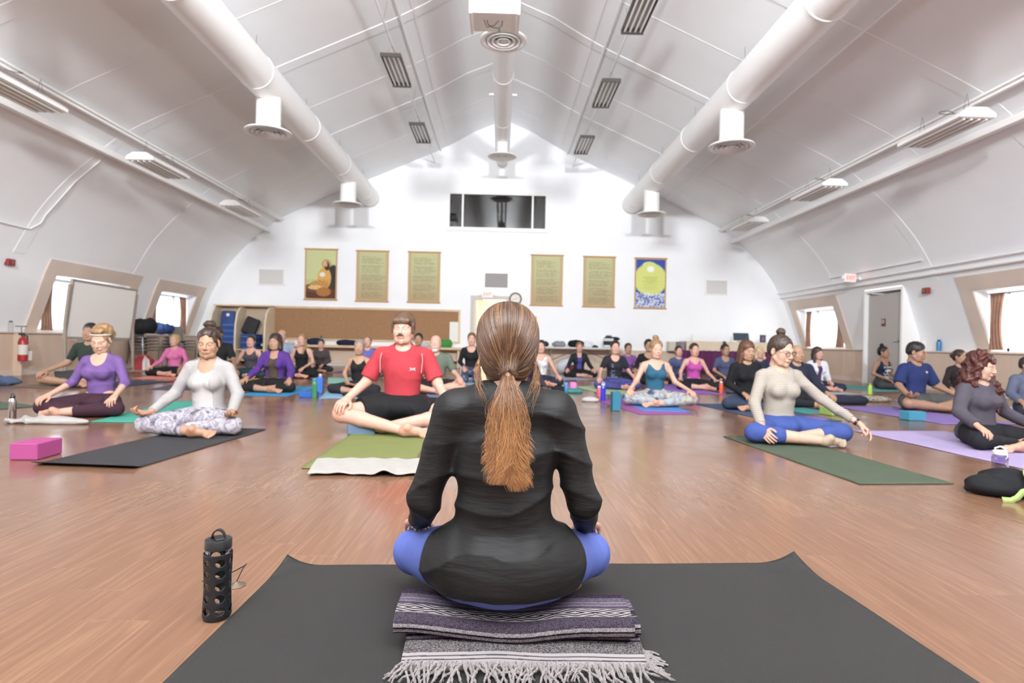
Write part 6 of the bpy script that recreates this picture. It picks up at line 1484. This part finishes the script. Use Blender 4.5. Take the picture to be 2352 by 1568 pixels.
# reception desk with plum skirt
a, b = P(1548, 782, BY-1.0), P(1782, 788, BY-1.0); zb = P(1640, 806, BY-1.0).z
t = empty('reception_desk', (0, 0, 0), 0, 'pale wooden reception desk with plum curtain front', 'desk')
q = MB(); q.box(((P(1577, 790, BY-1).x+b.x)/2, BY-.65, (a.z+zb)/2), (b.x-P(1577, 790, BY-1).x, .7, a.z-zb), bev=.01); q.build('counter_top', mat('maple_pale', 'dfcdb2', .45), t)
drape('skirt', mat('plum_cloth', '5e1f52', .85), P(1566, 830, BY-1).x, b.x, .04, zb+.01, t, .03, 16, 0, 'x', BY-.99, nz=4)
q = MB(); q.box((P(1569, 800, BY-1).x, BY-.7, zb+.12), (.10, .5, .26)); q.build('end_post', mat('mauve_panel', '8f8094', .6), t)
zd = a.z+.002
t = empty('laptop', (P(1707, 776, BY-.7).x, BY-.7, zd), .1, 'dark laptop open on the reception desk', 'laptop')
q = MB(); q.box((0, 0, .012), (.46, .3, .02), bev=.004); q.build('base', M_grey, t); q = MB(); q.box((0, .12, .14), (.48, .016, .26), Matrix.Rotation(-.25, 3, 'X')); q.build('screen', mat('slate_screen', '3c4656', .3), t)
t = empty('photo_frame', (P(1752, 776, BY-.7).x, BY-.7, zd), 0, 'small dark picture standing at the right end of the desk', 'picture'); q = MB(); q.box((0, 0, .11), (.17, .02, .22)); q.build('frame', mat('dark_frame', '26242c', .5), t); q = MB(); q.box((0, -.012, .11), (.10, .004, .14)); q.build('picture', mat('picture_print', '5d5878', .5), t)
for px, lab in ((1690, 'low white stack of papers left of the laptop'), (1600, 'low white box on the left half of the desk')): q = MB(); q.box((0, 0, .02), (.28, .2, .04), bev=.004); o = q.build('paper_stack', M_paper); o.location = (P(px, 776, BY-.7).x, BY-.7, zd); tag(o, lab, 'papers')
b_ = steel_bottle((1593, 860), 'small clear bottle on the left half of the desk', .22, .035, M_clear, M_paper, False); b_.location = (P(1592, 776, BY-.7).x, BY-.62, zd)
q = MB(); q.box((P(1550, 795, BY-.3).x, BY-.3, P(1550, 795, BY-.3).z), (.42, .3, .28), bev=.01); tag(q.build('storage_box', mat('cream_box', 'd9cfbd', .6)), 'cream box resting on the wall ledge left of the desk', 'box')
# whiteboard on a rolling stand before the left window
Yw = 10.6; A, B_, C_, D_ = P(168, 645, 10.2), P(312, 664, 12.1), P(147, 772, 10.2), P(297, 780, 12.1)
t = empty('whiteboard', (0, 0, 0), 0, 'large whiteboard on a rolling stand in front of the left window', 'whiteboard')
cen = (A+B_+C_+D_)/4; ux = ((B_-A)+(D_-C_)).normalized(); uz = ((A-C_)+(B_-D_)).normalized(); nn = ux.cross(uz).normalized(); R = Matrix((ux, nn*-1, uz)).transposed()
w = ((B_-A).length+(D_-C_).length)/2; h = ((A-C_).length+(B_-D_).length)/2
R = Matrix((ux, uz.cross(ux).normalized(), uz)).transposed()
q = MB(); q.box(cen, (w, .02, h), R); q.build('board', mat('board_face', 'efeee8', .35), t)
for s, o_ in ((1, uz*h/2), (-1, -uz*h/2)): q = MB(); q.box(cen+o_, (w+.05, .045, .035), R); q.build('frame_rail', mat('grey_frame', '9b9289', .5), t)
for o_ in (ux*w/2, -ux*w/2): q = MB(); q.box(cen+o_, (.035, .045, h+.03), R); q.build('frame_stile', mat('grey_frame', '9b9289', .5), t)
q = MB(); q.box(cen-uz*(h/2+.03)-R.col[1]*.05, (w*.8, .08, .02), R); q.build('pen_tray', mat('grey_frame', '9b9289', .5), t)
for s in (-1, 1):
    p = cen+ux*(w/2+.05)*s; f = Vector((p.x, p.y, .05)); tp = p+uz*h*.42
    q = MB(); q.tube([tp, Vector((p.x-.02, p.y, .95)), f], .028, 8); q.build('post', mat('bronze_post', '8f7f72', .5), t)
    d = Vector((R.col[1].x, R.col[1].y, 0)).normalized(); q = MB(); q.tube([f-d*.32, f+d*.32], .024, 8); q.build('foot', mat('bronze_post', '8f7f72', .5), t)
    for e in (-1, 1): q = MB(); q.lathe([(.001, -.012), (.03, -.012), (.03, .012), (.001, .012)], f+d*.3*e-Vector((0, 0, .02)), 14, Matrix.Rotation(PI/2, 3, 'X')); q.build('caster', M_black, t)
f1 = cen+ux*(w/2+.05); f2 = cen-ux*(w/2+.05); q = MB(); q.tube([(f1.x, f1.y, .12), (f2.x, f2.y, .12)], .018, 8); q.build('cross_bar', mat('bronze_post', '8f7f72', .5), t)
# fire extinguisher on the cabinet front
p = PX(47, 812, -8.66); t = empty('fire_extinguisher', (-8.62, p.y, .27), 0, 'red fire extinguisher hanging on the left wainscot', 'extinguisher')
q = MB(); q.lathe([(.06, 0), (.072, .01), (.075, .03), (.075, .34), (.06, .40), (.03, .43), (.025, .45)], n=24); q.build('cylinder', mat('extinguisher_red', 'a8262a', .35), t)
q = MB(); q.lathe([(.0765, .12), (.0765, .30)], n=24, close=False); q.build('label_sheet', mat('label_paper', 'd9d2c8', .6), t)
q = MB(); q.lathe([(.024, .44), (.028, .47), (.02, .49)], n=12); q.box((.0, -.03, .50), (.03, .13, .02)); q.box((0, -.03, .475), (.025, .11, .014), Matrix.Rotation(-.15, 3, 'X')); q.build('valve_handle', M_black, t)
q = MB(); q.tube([(0, .03, .47), (0, .09, .46), (0, .105, .36), (0, .095, .15)], .012, 8); q.build('hose', M_black, t)
q = MB(); q.box((.02, .13, .10), (.004, .11, .17)); q.build('inspection_tag', M_paper, t)
q = MB(); q.tube([(-.03, 0, .50), (-.03, 0, .62)], .006, 6); q.box((-.04, 0, .63), (.02, .25, .015)); q.build('wall_hook', M_black, t)
# stacked metal chairs with grey shells, coats and bags on top
def stack_chair():
    t = empty('stacking_chair'); m_ = M_steel
    for s in (-1, 1):
        q = MB(); q.tube([(s*.24, -.24, .0), (s*.24, -.22, .42), (s*.24, .16, .40), (s*.24, .28, .0)], .012, 8); q.build('leg_frame', m_, t)
        q = MB(); q.tube([(s*.22, .14, .40), (s*.21, .24, .80)], .012, 8); q.build('back_post', m_, t)
    q = MB(); q.box((0, -.03, .43), (.44, .42, .03), bev=.012); q.build('seat', mat('grey_shell', '7d7872', .6), t)
    q = MB(); q.box((0, .24, .70), (.44, .025, .24), Matrix.Rotation(-.22, 3, 'X'), bev=.012); q.build('backrest', mat('grey_shell', '7d7872', .6), t)
    return t
pr0 = None
for c_, (px, py, nn_, rz, nm) in enumerate(((330, 838, 5, 1.3, 'nearer'), (372, 832, 5, 1.3, 'middle'), (418, 832, 4, 1.2, 'farther'))):
    g = G(px, py+6)
    for k in range(nn_):
        o = stack_chair() if pr0 is None else copy_tree(pr0); pr0 = pr0 or o; o.location = (g.x-.03*k, g.y+.045*k, .075*k+.0); o.rotation_euler = (0, 0, rz)
        tag(o, 'grey metal-framed chair, %s from the bottom in the %s stack under the left windows' % (ORD[k], nm), 'chair', '%s stack of metal chairs' % nm)
g1, g2, g3 = G(330, 844), G(372, 838), G(418, 838)
lump('black_backpack', (g1.x-.1, g1.y+.1, 0), (.26, .22, .40), '1f2124', 'black backpack on top of the nearer chair stack', 'bag', 61, pz=.82)
lump('navy_coat', (g2.x-.1, g2.y+.15, 0), (.34, .24, .32), '27407a', 'royal blue coat draped over the middle chair stack', 'clothes', 62, pz=.82)
lump('white_bundle', (g2.x-.35, g2.y-.1, 0), (.12, .1, .12), 'd9dde2', 'small white bundle left of the blue coat', 'clothes', 63, pz=.85)
t = empty('tote_cooler', G(330, 850), .2, 'red and white bag on the floor beside the chair stacks', 'bag')
q = MB(); q.prism([(-.2, 0), (.2, 0), (.17, .24), (.05, .34), (-.05, .34), (-.17, .24)], -.13, .13, 1); fix_normals(q.build('bag_body', fabric('b8303a'), t, bevel=.02)); q = MB(); q.prism([(.02, .01), (.19, .01), (.15, .24), (.06, .33), (.02, .2)], -.136, -.13, 1); q.build('white_panel', fabric('d9d4cc'), t)
# outlets
for x, y in ((8.87, 16.3), (8.87, 9.0)): q = MB(); q.box((x, y, .36), (.01, .08, .12), bev=.003); tag(q.build('wall_outlet', M_metalwhite), 'white outlet plate on the right wainscot, %s' % ('beyond the grey door' if y > 12 else 'near the right edge'), 'outlet')
